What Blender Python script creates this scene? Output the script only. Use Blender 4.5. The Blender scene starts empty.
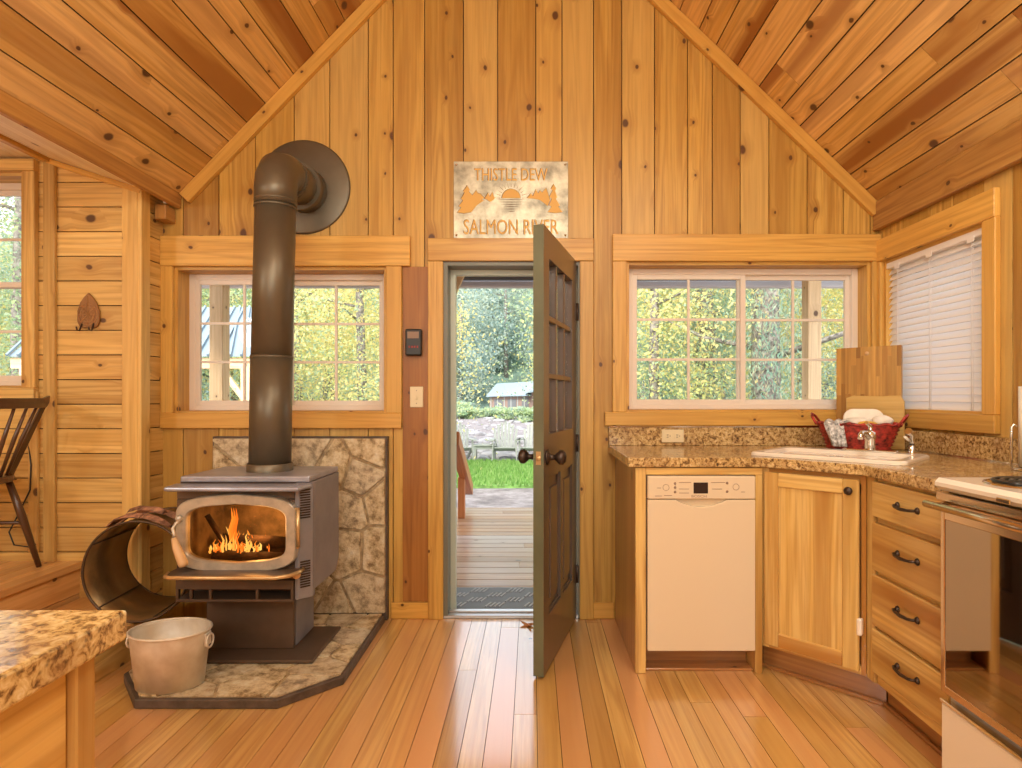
import bpy, math, random
from mathutils import Vector, Matrix
R = math.radians
PI = math.pi
scene = bpy.context.scene
col = scene.collection
F = 590.0; CX = 532.0; CY = 398.0; CAMZ = 1.167
def px(x, y, Y):
    return Vector(((x-CX)*Y/F, Y, CAMZ-(y-CY)*Y/F))

# ------------------------------------------------------------------ materials
def new_mat(name):
    m = bpy.data.materials.new(name); m.use_nodes = True
    nt = m.node_tree; nt.nodes.clear()
    return m, nt
def nd(nt, t, **kw):
    n = nt.nodes.new(t)
    for k, v in kw.items():
        if k in n.inputs.keys(): n.inputs[k].default_value = v
        else: setattr(n, k, v)
    return n
def lk(nt, a, b): nt.links.new(a, b)
def mth(nt, op, a, b=None, c=None, clamp=False):
    n = nt.nodes.new('ShaderNodeMath'); n.operation = op; n.use_clamp = clamp
    for i, v in enumerate((a, b, c)):
        if v is None: continue
        if isinstance(v, (int, float)): n.inputs[i].default_value = v
        else: lk(nt, v, n.inputs[i])
    return n.outputs[0]
def mixc(nt, fac, a, b, mode='MIX'):
    n = nt.nodes.new('ShaderNodeMix'); n.data_type = 'RGBA'; n.blend_type = mode; n.clamp_factor = True
    for s, v in ((n.inputs[0], fac), (n.inputs[6], a), (n.inputs[7], b)):
        if isinstance(v, (int, float)): s.default_value = v
        elif isinstance(v, tuple): s.default_value = (*v[:3], 1)
        else: lk(nt, v, s)
    return n.outputs[2]
def ramp(nt, fac, stops):
    n = nt.nodes.new('ShaderNodeValToRGB')
    e = n.color_ramp.elements
    while len(e) < len(stops): e.new(0.5)
    for el, (p, c) in zip(e, stops):
        el.position = p; el.color = (*c, 1) if len(c) == 3 else c
    lk(nt, fac, n.inputs[0]); return n.outputs[0]
def maprange(nt, v, a, b, c, d):
    n = nt.nodes.new('ShaderNodeMapRange'); n.clamp = True
    lk(nt, v, n.inputs[0])
    for i, q in enumerate((a, b, c, d)): n.inputs[i+1].default_value = q
    return n.outputs[0]
def principled(nt, **kw):
    b = nt.nodes.new('ShaderNodeBsdfPrincipled'); o = nt.nodes.new('ShaderNodeOutputMaterial')
    lk(nt, b.outputs[0], o.inputs[0])
    for k, v in kw.items():
        s = b.inputs[k]
        if isinstance(v, (int, float)): s.default_value = v
        elif isinstance(v, tuple): s.default_value = (*v[:3], 1)
        else: lk(nt, v, s)
    return b
def bump(nt, h, strength=.3, dist=.002):
    n = nt.nodes.new('ShaderNodeBump'); n.inputs['Strength'].default_value = strength
    n.inputs['Distance'].default_value = dist; lk(nt, h, n.inputs['Height']); return n.outputs[0]

def wood(name, light, mid, dark, rough=.38, knots=.45, var=.5, coat=0.0, band=.5, knotcol=(.085, .03, .012), tint=None):
    """grain runs along the U of the UV map (metres); 'rnd' holds three random numbers per board"""
    m, nt = new_mat(name)
    uv = nd(nt, 'ShaderNodeUVMap', uv_map='grain'); at = nd(nt, 'ShaderNodeAttribute', attribute_name='rnd')
    su = nd(nt, 'ShaderNodeSeparateXYZ'); lk(nt, uv.outputs[0], su.inputs[0])
    sr = nd(nt, 'ShaderNodeSeparateXYZ'); lk(nt, at.outputs['Color'], sr.inputs[0])
    u, v = su.outputs[0], su.outputs[1]; r0, r1, r2 = sr.outputs
    # knots
    kc = nd(nt, 'ShaderNodeCombineXYZ')
    lk(nt, mth(nt, 'MULTIPLY', u, 4.0), kc.inputs[0]); lk(nt, mth(nt, 'MULTIPLY', v, 5.4), kc.inputs[1]); lk(nt, mth(nt, 'MULTIPLY', r2, 31.), kc.inputs[2])
    wob = nd(nt, 'ShaderNodeTexNoise', Scale=5.0, Detail=2.0); lk(nt, kc.outputs[0], wob.inputs['Vector'])
    wadd = nd(nt, 'ShaderNodeVectorMath', operation='MULTIPLY_ADD'); lk(nt, wob.outputs['Color'], wadd.inputs[0])
    wadd.inputs[1].default_value = (.05, .05, 0); lk(nt, kc.outputs[0], wadd.inputs[2])
    vo = nd(nt, 'ShaderNodeTexVoronoi', voronoi_dimensions='2D'); vo.inputs['Scale'].default_value = 1.0; vo.inputs['Randomness'].default_value = .95
    lk(nt, wadd.outputs[0], vo.inputs['Vector'])
    sc = nd(nt, 'ShaderNodeSeparateXYZ'); lk(nt, vo.outputs['Color'], sc.inputs[0])
    keep = mth(nt, 'LESS_THAN', sc.outputs[0], knots)
    ksz = mth(nt, 'MULTIPLY_ADD', mth(nt, 'POWER', sc.outputs[1], 2.5), .075, .032)
    kd = mth(nt, 'DIVIDE', vo.outputs['Distance'], ksz)
    core = mth(nt, 'MULTIPLY', maprange(nt, kd, .75, 1.15, 1, 0), keep)
    halo = mth(nt, 'MULTIPLY', maprange(nt, kd, 1.0, 4.2, 1, 0), keep)
    # grain
    gv = mth(nt, 'MULTIPLY_ADD', halo, .02, v)
    g1 = nd(nt, 'ShaderNodeCombineXYZ'); lk(nt, mth(nt, 'MULTIPLY', u, 1.1), g1.inputs[0]); lk(nt, mth(nt, 'MULTIPLY', gv, 34.), g1.inputs[1]); lk(nt, mth(nt, 'MULTIPLY', r0, 17.), g1.inputs[2])
    n1 = nd(nt, 'ShaderNodeTexNoise', Scale=1.3, Detail=5.0, Roughness=.6, Distortion=.4); lk(nt, g1.outputs[0], n1.inputs['Vector'])
    g2 = nd(nt, 'ShaderNodeCombineXYZ'); lk(nt, mth(nt, 'MULTIPLY', u, .42), g2.inputs[0]); lk(nt, mth(nt, 'MULTIPLY', gv, 8.), g2.inputs[1]); lk(nt, mth(nt, 'MULTIPLY', r1, 23.), g2.inputs[2])
    n2 = nd(nt, 'ShaderNodeTexNoise', Scale=1.0, Detail=2.0, Roughness=.45, Distortion=.15); lk(nt, g2.outputs[0], n2.inputs['Vector'])
    # cathedral rings
    rg = mth(nt, 'SINE', mth(nt, 'MULTIPLY', n2.outputs[0], 60.))
    rg = maprange(nt, rg, -.2, 1., 0, 1)
    c0 = mixc(nt, maprange(nt, n1.outputs[0], .36, .66, 0, .9), light, mid)
    c0 = mixc(nt, mth(nt, 'MULTIPLY', rg, .36), c0, dark)
    n3 = nd(nt, 'ShaderNodeTexNoise', Scale=1.0, Detail=3.0, Roughness=.6); g3 = nd(nt, 'ShaderNodeCombineXYZ'); lk(nt, mth(nt, 'MULTIPLY', u, 2.5), g3.inputs[0]); lk(nt, mth(nt, 'MULTIPLY', gv, 75.), g3.inputs[1]); lk(nt, mth(nt, 'MULTIPLY', r1, 9.), g3.inputs[2]); lk(nt, g3.outputs[0], n3.inputs['Vector'])
    c0 = mixc(nt, maprange(nt, n3.outputs[0], .5, .70, 0, .50), c0, dark)
    bandf = mth(nt, 'MULTIPLY', maprange(nt, n2.outputs[0], .50, .66, 0, 1), band)
    c0 = mixc(nt, bandf, c0, dark)
    # board to board
    c0 = mixc(nt, maprange(nt, r0, .35, 1, 0, var), c0, mid)
    c0 = mixc(nt, maprange(nt, r1, .70, 1, 0, var*.75), c0, dark)
    if tint: c0 = mixc(nt, maprange(nt, r2, .55, 1, 0, var), c0, tint)
    br = mth(nt, 'MULTIPLY_ADD', r2, .24, .88)
    hb = nd(nt, 'ShaderNodeVectorMath', operation='SCALE'); lk(nt, c0, hb.inputs[0]); lk(nt, br, hb.inputs['Scale'])
    c0 = hb.outputs[0]
    c0 = mixc(nt, mth(nt, 'MULTIPLY', halo, .38), c0, dark)
    c0 = mixc(nt, mth(nt, 'MULTIPLY', core, .92), c0, knotcol)
    b = principled(nt, **{'Base Color': c0, 'Roughness': rough, 'Normal': bump(nt, n1.outputs[0], .25, .002)})
    if coat: b.inputs['Coat Weight'].default_value = coat; b.inputs['Coat Roughness'].default_value = .10
    return m

def plain(name, c, rough=.5, metal=0.0, nscale=0, namt=.15, coat=0.0, bmp=0.0, spec=None, coord='Object'):
    m, nt = new_mat(name)
    cc = c; kw = {}
    if nscale:
        tc = nd(nt, 'ShaderNodeTexCoord'); n = nd(nt, 'ShaderNodeTexNoise', Scale=float(nscale), Detail=5.0, Roughness=.6)
        lk(nt, tc.outputs[coord], n.inputs['Vector'])
        d = tuple(max(0, q*(1-namt*2)) for q in c); l = tuple(min(1, q*(1+namt*2)) for q in c)
        cc = mixc(nt, maprange(nt, n.outputs[0], .3, .7, 0, 1), d, l)
        if bmp: kw['Normal'] = bump(nt, n.outputs[0], bmp, .01)
    b = principled(nt, **{'Base Color': cc, 'Roughness': rough, 'Metallic': metal}, **kw)
    if coat: b.inputs['Coat Weight'].default_value = coat; b.inputs['Coat Roughness'].default_value = .08
    if spec is not None: b.inputs['Specular IOR Level'].default_value = spec
    return m
def emit(name, c, s):
    m, nt = new_mat(name); e = nd(nt, 'ShaderNodeEmission'); e.inputs[0].default_value = (*c, 1); e.inputs[1].default_value = s
    o = nd(nt, 'ShaderNodeOutputMaterial'); lk(nt, e.outputs[0], o.inputs[0]); return m
def glass(name, tint=(1, 1, 1), refl=1.0, rough=0.0):
    m, nt = new_mat(name)
    t = nd(nt, 'ShaderNodeBsdfTransparent'); t.inputs[0].default_value = (*tint, 1)
    g = nd(nt, 'ShaderNodeBsdfGlossy'); g.inputs['Roughness'].default_value = rough
    fr = nd(nt, 'ShaderNodeFresnel'); fr.inputs[0].default_value = 1.45
    mx = nd(nt, 'ShaderNodeMixShader'); lk(nt, mth(nt, 'MULTIPLY', fr.outputs[0], refl), mx.inputs[0])
    lk(nt, t.outputs[0], mx.inputs[1]); lk(nt, g.outputs[0], mx.inputs[2])
    o = nd(nt, 'ShaderNodeOutputMaterial'); lk(nt, mx.outputs[0], o.inputs[0]); return m

M = {}
M['wall'] = wood('pine_wall', (.74, .475, .125), (.60, .335, .062), (.30, .12, .018), rough=.42, knots=.66, var=.6, band=.5, tint=(.50, .34, .12))
M['annex'] = wood('pine_annex', (.82, .58, .22), (.72, .45, .13), (.40, .19, .04), rough=.42, knots=.55, var=.4, band=.4)
M['ceil'] = wood('pine_ceiling', (.86, .58, .22), (.76, .44, .11), (.38, .15, .03), rough=.4, knots=.62, var=.32, band=1.0, tint=(.88, .66, .36))
M['pale'] = wood('pine_pale', (.95, .88, .76), (.93, .82, .66), (.76, .6, .42), rough=.5, knots=.2, var=.3, band=.2)
M['trim'] = wood('pine_trim', (.78, .49, .13), (.68, .38, .08), (.44, .20, .04), rough=.38, knots=.35, var=.4, band=.2)
M['beam'] = wood('pine_beam', (.56, .31, .09), (.46, .23, .06), (.28, .11, .03), rough=.4, knots=.5, var=.4, band=.4)
M['redpost'] = wood('red_board', (.46, .20, .045), (.38, .15, .03), (.24, .085, .02), rough=.4, knots=.4, var=.2, band=.3)
M['floor'] = wood('fir_floor', (.80, .53, .19), (.66, .37, .10), (.42, .19, .045), rough=.3, knots=.012, var=.85, band=.35, coat=1.0, tint=(.64, .33, .15))
_b = [n for n in M['floor'].node_tree.nodes if n.type == 'BSDF_PRINCIPLED'][0]; _b.inputs['Coat IOR'].default_value = 1.9; _b.inputs['Coat Roughness'].default_value = .13
M['annexfloor'] = wood('fir_floor_raised', (.78, .50, .22), (.68, .38, .14), (.5, .24, .08), rough=.3, knots=.2, var=.4, band=.3, coat=.2)
M['cab'] = wood('hickory_cabinet', (.80, .59, .24), (.70, .44, .12), (.38, .165, .03), rough=.32, knots=.0, var=.45, band=1.0, coat=.25)
M['cabdark'] = wood('cabinet_dark_wood', (.50, .25, .08), (.38, .17, .05), (.25, .09, .03), rough=.3, knots=.05, var=.3, band=.4, coat=.4)  # darker, redder wood of end panel, bodies and toe kicks
M['butcher'] = wood('butcher_block', (.66, .40, .11), (.48, .25, .06), (.26, .11, .02), rough=.35, knots=0, var=1.0, band=.3)
M['walnut'] = wood('dark_chair_wood', (.11, .05, .022), (.085, .037, .016), (.05, .02, .01), rough=.33, knots=0, var=.2, band=.3, coat=.3)
M['plaque'] = wood('plaque_wood', (.52, .27, .09), (.38, .17, .05), (.2, .08, .02), rough=.45, knots=0, var=.2)
M['deck'] = wood('deck_boards', (.52, .30, .17), (.42, .22, .11), (.24, .12, .06), rough=.3, knots=.15, var=.9, band=.6, tint=(.40, .32, .28), coat=.15)
M['rail'] = wood('cedar_rail', (.62, .26, .10), (.50, .18, .06), (.34, .1, .03), rough=.45, knots=.4, var=.3)
M['porch'] = wood('porch_timber', (.88, .68, .42), (.78, .56, .32), (.52, .32, .15), rough=.55, knots=.5, var=.4)
M['vinyl'] = plain('white_vinyl', (.84, .77, .69), .35)
M['white'] = plain('white_enamel', (.86, .80, .70), .18, coat=.5)
M['bisque'] = plain('bisque_enamel', (.74, .63, .46), .25, coat=.3)
M['blind'] = plain('blind_white', (.86, .84, .84), .35)
M['dark'] = plain('dark_gap', (.035, .018, .01), .8)
M['black'] = plain('black_plastic', (.02, .02, .02), .35)
M['iron'] = plain('oil_rubbed_bronze', (.07, .05, .04), .35, .7)
M['chrome'] = plain('chrome', (.78, .76, .72), .12, 1.0)
M['chromewarm'] = plain('warm_chrome', (.72, .58, .44), .22, 1.0)
M['pane'] = glass('window_glass', (.97, .98, .98), .3)
M['doorgreen'] = plain('green_door_edge_paint', (.125, .135, .08), .35, nscale=3, namt=.1)
M['doorbrown'] = plain('brown_green_door_paint', (.115, .09, .078), .28, nscale=2, namt=.1, coat=.3)
M['stovegray'] = plain('stove_grey_steel', (.25, .245, .27), .38, .25, nscale=6, namt=.08)
M['stovetop'] = plain('stove_top_steel', (.36, .37, .44), .3, .35, nscale=8, namt=.12)
M['stovedark'] = plain('stove_dark_steel', (.12, .08, .055), .42, .3, nscale=5, namt=.12)
M['stovedoor'] = plain('stove_door_casting', (.50, .45, .37), .36, .4, nscale=20, namt=.1)
M['brass'] = plain('brass_edge', (.66, .47, .24), .3, .7)
M['lightwood'] = plain('turned_handle_wood', (.70, .46, .24), .4)
M['firebrick'] = plain('firebox_brick', (.28, .19, .10), .8, nscale=14, namt=.25, bmp=.4)
M['pipe'] = plain('stove_pipe_black', (.155, .13, .09), .40, .5, nscale=4, namt=.08)
M['ring'] = plain('bronze_hoop_steel', (.30, .19, .08), .34, .7, nscale=5, namt=.2)
M['ringedge'] = plain('hoop_rim_dark', (.10, .065, .04), .4, .5)
M['stoveglass'] = glass('stove_glass', (.86, .72, .52), .35)
M['slate'] = plain('slate_edge', (.10, .075, .06), .5, nscale=20, namt=.2)
M['mortar'] = plain('mortar', (.46, .35, .21), .85, nscale=40, namt=.2, bmp=.4)
M['ovenglass'] = plain('oven_mirror_glass', (.42, .36, .30), .035, 1.0)
M['navy'] = plain('display_black', (.03, .02, .02), .15)
M['inkgrey'] = plain('panel_print', (.30, .20, .14), .5)
M['oldwhite'] = plain('almond_plastic', (.82, .72, .48), .35)
M['red'] = plain('red_wicker', (.33, .03, .02), .5, nscale=45, namt=.45)
M['towel'] = plain('white_cloth', (.90, .84, .74), .85, nscale=18, namt=.06, bmp=.4)
M['towelgrey'] = plain('patterned_cloth', (.58, .58, .58), .85, nscale=70, namt=.45, bmp=.3)
M['yellowcloth'] = plain('yellow_sponge', (.75, .45, .08), .8)
M['bark'] = plain('bark', (.30, .15, .09), .85, nscale=25, namt=.5, bmp=.8)
M['paper'] = plain('paper_towel', (.85, .80, .70), .9)
M['char'] = plain('charred_log', (.06, .03, .015), .9, nscale=20, namt=.4, bmp=.8)
M['signmetal'] = plain('sign_metal', (.42, .39, .30), .40, .6, nscale=9, namt=.30)
M['signdark'] = plain('sign_cut_edge', (.12, .07, .03), .6)  # dark for cut edges and for the painted drop shadow of letters
M['signwood'] = plain('sign_opening_wood', (.74, .44, .10), .5)
M['mat'] = plain('rubber_mat', (.13, .14, .15), .6)
M['matlight'] = plain('mat_rib', (.36, .36, .36), .6)
M['alu'] = plain('aluminium_sill', (.55, .57, .60), .3, .6)
M['whiteout'] = plain('weathered_white_paint', (.36, .38, .35), .6)
M['roofmetal'] = plain('pale_metal_roof', (.27, .35, .40), .4, .2)
M['farwall'] = plain('far_brown_siding', (.30, .21, .17), .8)
M['farwin'] = plain('far_dark_window', (.16, .17, .18), .3)
M['soffit'] = plain('dark_fascia', (.14, .15, .16), .6)
M['gutter'] = plain('pale_gutter', (.62, .62, .68), .5)
M['leafdry'] = plain('dry_leaf', (.50, .24, .10), .7)
def galvanized():
    m, nt = new_mat('galvanized_steel')
    tc = nd(nt, 'ShaderNodeTexCoord'); n = nd(nt, 'ShaderNodeTexNoise', Scale=12.0, Detail=4.0)
    lk(nt, tc.outputs['Object'], n.inputs['Vector'])
    v = nd(nt, 'ShaderNodeTexVoronoi', Scale=40.0); lk(nt, tc.outputs['Object'], v.inputs['Vector'])
    c = mixc(nt, maprange(nt, n.outputs[0], .35, .7, 0, 1), (.70, .63, .52), (.90, .86, .78))
    principled(nt, **{'Base Color': c, 'Metallic': .35, 'Roughness': maprange(nt, v.outputs['Distance'], 0, 1, .32, .5), 'Normal': bump(nt, n.outputs[0], .25, .01)})
    return m
M['galv'] = galvanized()
def granite(name='granite_laminate'):
    m, nt = new_mat(name)
    tc = nd(nt, 'ShaderNodeTexCoord')
    n = nd(nt, 'ShaderNodeTexNoise', Scale=70.0, Detail=6.0, Roughness=.65, Distortion=.5); lk(nt, tc.outputs['Object'], n.inputs['Vector'])
    n2 = nd(nt, 'ShaderNodeTexNoise', Scale=11.0, Detail=4.0); lk(nt, tc.outputs['Object'], n2.inputs['Vector'])
    v = nd(nt, 'ShaderNodeTexVoronoi', Scale=95.0); lk(nt, tc.outputs['Object'], v.inputs['Vector'])
    c = ramp(nt, n.outputs[0], [(.35, (.07, .038, .02)), (.43, (.28, .16, .06)), (.50, (.54, .36, .14)), (.60, (.70, .52, .25)), (.72, (.80, .68, .44))])
    c = mixc(nt, maprange(nt, n2.outputs[0], .45, .65, 0, .4), c, (.26, .13, .055))
    c = mixc(nt, maprange(nt, v.outputs['Distance'], .12, .3, .55, 0), c, (.05, .03, .02))
    principled(nt, **{'Base Color': c, 'Roughness': .22, 'Coat Weight': .3})
    return m
M['granite'] = granite()
def stone():
    m, nt = new_mat('flagstone')
    tc = nd(nt, 'ShaderNodeTexCoord'); at = nd(nt, 'ShaderNodeAttribute', attribute_name='rnd')
    sr = nd(nt, 'ShaderNodeSeparateXYZ'); lk(nt, at.outputs['Color'], sr.inputs[0])
    n = nd(nt, 'ShaderNodeTexNoise', Scale=16.0, Detail=8.0, Roughness=.7); lk(nt, tc.outputs['Object'], n.inputs['Vector'])
    n2 = nd(nt, 'ShaderNodeTexNoise', Scale=60.0, Detail=4.0, Roughness=.7); lk(nt, tc.outputs['Object'], n2.inputs['Vector'])
    c = ramp(nt, n.outputs[0], [(.38, (.22, .15, .07)), (.46, (.58, .45, .26)), (.54, (.82, .70, .46)), (.66, (.93, .87, .70))])
    c = mixc(nt, maprange(nt, sr.outputs[0], .3, 1, 0, .35), c, (.42, .28, .14))
    c = mixc(nt, maprange(nt, sr.outputs[1], .5, 1, 0, .35), c, (.52, .48, .42))
    c = mixc(nt, maprange(nt, n2.outputs[0], .5, .75, 0, .35), c, (.22, .15, .09))
    h = mth(nt, 'ADD', n.outputs[0], mth(nt, 'MULTIPLY', n2.outputs[0], .4))
    principled(nt, **{'Base Color': c, 'Roughness': .6, 'Normal': bump(nt, h, .9, .012)})
    return m
M['stone'] = stone()
def leafmat(name, cols):
    m, nt = new_mat(name)
    at = nd(nt, 'ShaderNodeAttribute', attribute_name='rnd'); sr = nd(nt, 'ShaderNodeSeparateXYZ'); lk(nt, at.outputs['Color'], sr.inputs[0])
    n = len(cols); c = ramp(nt, sr.outputs[0], [(i/(n-1), q) for i, q in enumerate(cols)])
    d = nd(nt, 'ShaderNodeBsdfDiffuse'); t = nd(nt, 'ShaderNodeBsdfTranslucent'); lk(nt, c, d.inputs[0]); lk(nt, c, t.inputs[0])
    mx = nd(nt, 'ShaderNodeMixShader'); mx.inputs[0].default_value = .45
    lk(nt, d.outputs[0], mx.inputs[1]); lk(nt, t.outputs[0], mx.inputs[2])
    o = nd(nt, 'ShaderNodeOutputMaterial'); lk(nt, mx.outputs[0], o.inputs[0]); return m
M['leafyellow'] = leafmat('leaf_yellow_green', [(0.323, 0.431, 0.179), (0.663, 0.682, 0.269), (0.825, 0.772, 0.341), (0.825, 0.663, 0.304), (0.556, 0.663, 0.394), (0.413, 0.538, 0.376)])
M['leafgreen'] = leafmat('leaf_green', [(0.215, 0.341, 0.215), (0.376, 0.52, 0.304), (0.556, 0.645, 0.323), (0.341, 0.484, 0.413), (0.663, 0.7, 0.394)])
M['leafblue'] = leafmat('leaf_blue_green', [(0.198, 0.319, 0.289), (0.319, 0.441, 0.41), (0.441, 0.547, 0.486), (0.562, 0.608, 0.441), (0.274, 0.395, 0.38), (0.654, 0.623, 0.426)])
M['leaffir'] = leafmat('leaf_conifer', [(0.179, 0.304, 0.234), (0.304, 0.448, 0.341), (0.431, 0.538, 0.376), (0.556, 0.431, 0.287)])
M['treebark'] = plain('tree_bark', (.26, .23, .20), .9, nscale=12, namt=.4, bmp=1.0)
M['grass'] = plain('grass_green', (.17, .32, .08), .9, nscale=3, namt=.3)
M['grassblade'] = leafmat('grass_blades', [(0.152, 0.319, 0.076), (0.258, 0.441, 0.122), (0.38, 0.532, 0.198)])
def ground_mat():
    m, nt = new_mat('gravel_ground')
    tc = nd(nt, 'ShaderNodeTexCoord')
    n = nd(nt, 'ShaderNodeTexNoise', Scale=2.2, Detail=8.0, Roughness=.75); lk(nt, tc.outputs['Object'], n.inputs['Vector'])
    c = ramp(nt, n.outputs[0], [(.3, (.10, .09, .09)), (.48, (.22, .19, .19)), (.62, (.34, .31, .31)), (.8, (.46, .44, .43))])
    principled(nt, **{'Base Color': c, 'Roughness': .9, 'Normal': bump(nt, n.outputs[0], .8, .1)})
    return m
M['ground'] = ground_mat()
M['hill'] = plain('hillside_green', (.22, .32, .25), .95, nscale=.35, namt=.35)

# ------------------------------------------------------------------ mesh builder
class MB:
    def __init__(s, seed=0):
        s.v = []; s.f = []; s.g = []; s.r = []; s.m = []; s.sm = []; s.rng = random.Random(seed)
        s.xf = None
    def rnd(s): return (s.rng.random(), s.rng.random(), s.rng.random())
    def addv(s, pts):
        i = len(s.v)
        if s.xf is not None: pts = [s.xf @ Vector(p) for p in pts]
        s.v.extend([tuple(p) for p in pts]); return i
    def addf(s, idx, g=(0, 0, 1), r=None, m=0, smooth=False):
        if s.xf is not None: g = tuple(s.xf.to_3x3() @ Vector(g))
        s.f.append(tuple(idx)); s.g.append(g); s.r.append(r or (0.3, .3, .3)); s.m.append(m); s.sm.append(smooth)
    def box(s, x0, x1, y0, y1, z0, z1, g=None, r=None, m=0):
        if x1 < x0: x0, x1 = x1, x0
        if y1 < y0: y0, y1 = y1, y0
        if z1 < z0: z0, z1 = z1, z0
        if g is None:
            d = (x1-x0, y1-y0, z1-z0); k = d.index(max(d)); g = tuple(1.0 if i == k else 0.0 for i in range(3))
        r = r or s.rnd()
        i = s.addv([(x0, y0, z0), (x1, y0, z0), (x1, y1, z0), (x0, y1, z0), (x0, y0, z1), (x1, y0, z1), (x1, y1, z1), (x0, y1, z1)])
        for q in ((0, 3, 2, 1), (4, 5, 6, 7), (0, 1, 5, 4), (1, 2, 6, 5), (2, 3, 7, 6), (3, 0, 4, 7)):
            s.addf([i+k for k in q], g, r, m)
        return s
    def bar(s, a, b, w, t, up=(0, 0, 1), r=None, m=0, w2=None, t2=None):
        """box from a to b, w across, t thick"""
        a = Vector(a); b = Vector(b); d = (b-a).normalized(); up = Vector(up)
        x = d.cross(up)
        if x.length < 1e-4: x = d.cross(Vector((1, 0, 0)))
        x.normalize(); n = x.cross(d); r = r or s.rnd(); w2 = w if w2 is None else w2; t2 = t if t2 is None else t2
        pts = []
        for p, ww, tt in ((a, w, t), (b, w2, t2)):
            for sx, sn in ((-1, -1), (1, -1), (1, 1), (-1, 1)): pts.append(p+x*sx*ww/2+n*sn*tt/2)
        i = s.addv(pts)
        for q in ((0, 1, 2, 3), (7, 6, 5, 4), (0, 4, 5, 1), (1, 5, 6, 2), (2, 6, 7, 3), (3, 7, 4, 0)):
            s.addf([i+k for k in q], tuple(d), r, m)
        return s
    def tube(s, pts, rad, n=10, caps=True, m=0, r=None, closed=False, flat=1.0):
        pts = [Vector(p) for p in pts]; r = r or s.rnd()
        rads = rad if isinstance(rad, (list, tuple)) else [rad]*len(pts)
        N = len(pts); rings = []; prev = None
        for k, p in enumerate(pts):
            if closed: d = pts[(k+1) % N]-pts[k-1]
            else: d = pts[min(k+1, N-1)]-pts[max(k-1, 0)]
            d.normalize()
            if prev is None:
                a = Vector((0, 0, 1)) if abs(d.z) < .9 else Vector((1, 0, 0))
                x = d.cross(a).normalized()
            else:
                x = (prev-d*prev.dot(d)).normalized()
            prev = x; y = d.cross(x)
            rings.append(s.addv([p+(x*math.cos(2*PI*j/n)+y*math.sin(2*PI*j/n)*flat)*rads[k] for j in range(n)]))
        g = tuple((pts[-1]-pts[0]).normalized()) if (pts[-1]-pts[0]).length > 1e-5 else (0, 0, 1)
        last = N if closed else N-1
        for k in range(last):
            a = rings[k]; b = rings[(k+1) % N]
            for j in range(n):
                s.addf([a+j, a+(j+1) % n, b+(j+1) % n, b+j], g, r, m, True)
        if caps and not closed:
            s.addf([rings[0]+j for j in range(n)][::-1], g, r, m); s.addf([rings[-1]+j for j in range(n)], g, r, m)
        return s
    def lathe(s, prof, c=(0, 0, 0), n=24, m=0, sx=1.0, sy=1.0, axis=None, r=None, cap0=False, cap1=False):
        """prof = [(radius, height)...] about +Z, or about 'axis' """
        r = r or s.rnd(); c = Vector(c)
        q = Vector(axis).normalized().to_track_quat('Z', 'Y').to_matrix() if axis is not None else Matrix.Identity(3)
        rings = []
        for (ra, h) in prof:
            rings.append(s.addv([c+q @ Vector((ra*sx*math.cos(2*PI*j/n), ra*sy*math.sin(2*PI*j/n), h)) for j in range(n)]))
        for k in range(len(prof)-1):
            a, b = rings[k], rings[k+1]
            for j in range(n): s.addf([a+j, a+(j+1) % n, b+(j+1) % n, b+j], (0, 0, 1), r, m, True)
        if cap0: s.addf([rings[0]+j for j in range(n)][::-1], (1, 0, 0), r, m)
        if cap1: s.addf([rings[-1]+j for j in range(n)], (1, 0, 0), r, m)
        return s
    def sphere(s, c, rx, ry=None, rz=None, n=14, k=8, m=0, r=None):
        ry = rx if ry is None else ry; rz = rx if rz is None else rz; r = r or s.rnd()
        prof = [(math.sin(PI*i/k), -math.cos(PI*i/k)) for i in range(k+1)]
        prof[0] = (.001, -1); prof[-1] = (.001, 1)
        rings = [s.addv([(c[0]+rx*a*math.cos(2*PI*j/n), c[1]+ry*a*math.sin(2*PI*j/n), c[2]+rz*h) for j in range(n)]) for a, h in prof]
        for q in range(k):
            a, b = rings[q], rings[q+1]
            for j in range(n): s.addf([a+j, a+(j+1) % n, b+(j+1) % n, b+j], (0, 0, 1), r, m, True)
        return s
    def prism(s, poly, to3, t0, t1, g=(0, 0, 1), r=None, m=0, chamfer=0.0):
        """poly 2D CCW or CW; to3(a,b,t)->xyz ; extruded from t0 to t1"""
        n = len(poly)
        if n < 3: return s
        r = r or s.rnd()
        i = s.addv([to3(a, b, t0) for a, b in poly]); j = s.addv([to3(a, b, t1) for a, b in poly])
        p = [Vector(s.v[j+k]) for k in range(n)]
        area = Vector((0, 0, 0))
        for k in range(1, n-1): area += (p[k]-p[0]).cross(p[k+1]-p[0])
        up = Vector(s.v[j])-Vector(s.v[i])
        flip = area.dot(up) < 0
        o = list(range(n))
        if flip: o.reverse()
        s.addf([j+k for k in o], g, r, m); s.addf([i+k for k in reversed(o)], g, r, m)
        for k in range(n):
            a, b = o[k], o[(k+1) % n]
            s.addf([i+a, i+b, j+b, j+a], g, r, m)
        return s
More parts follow.
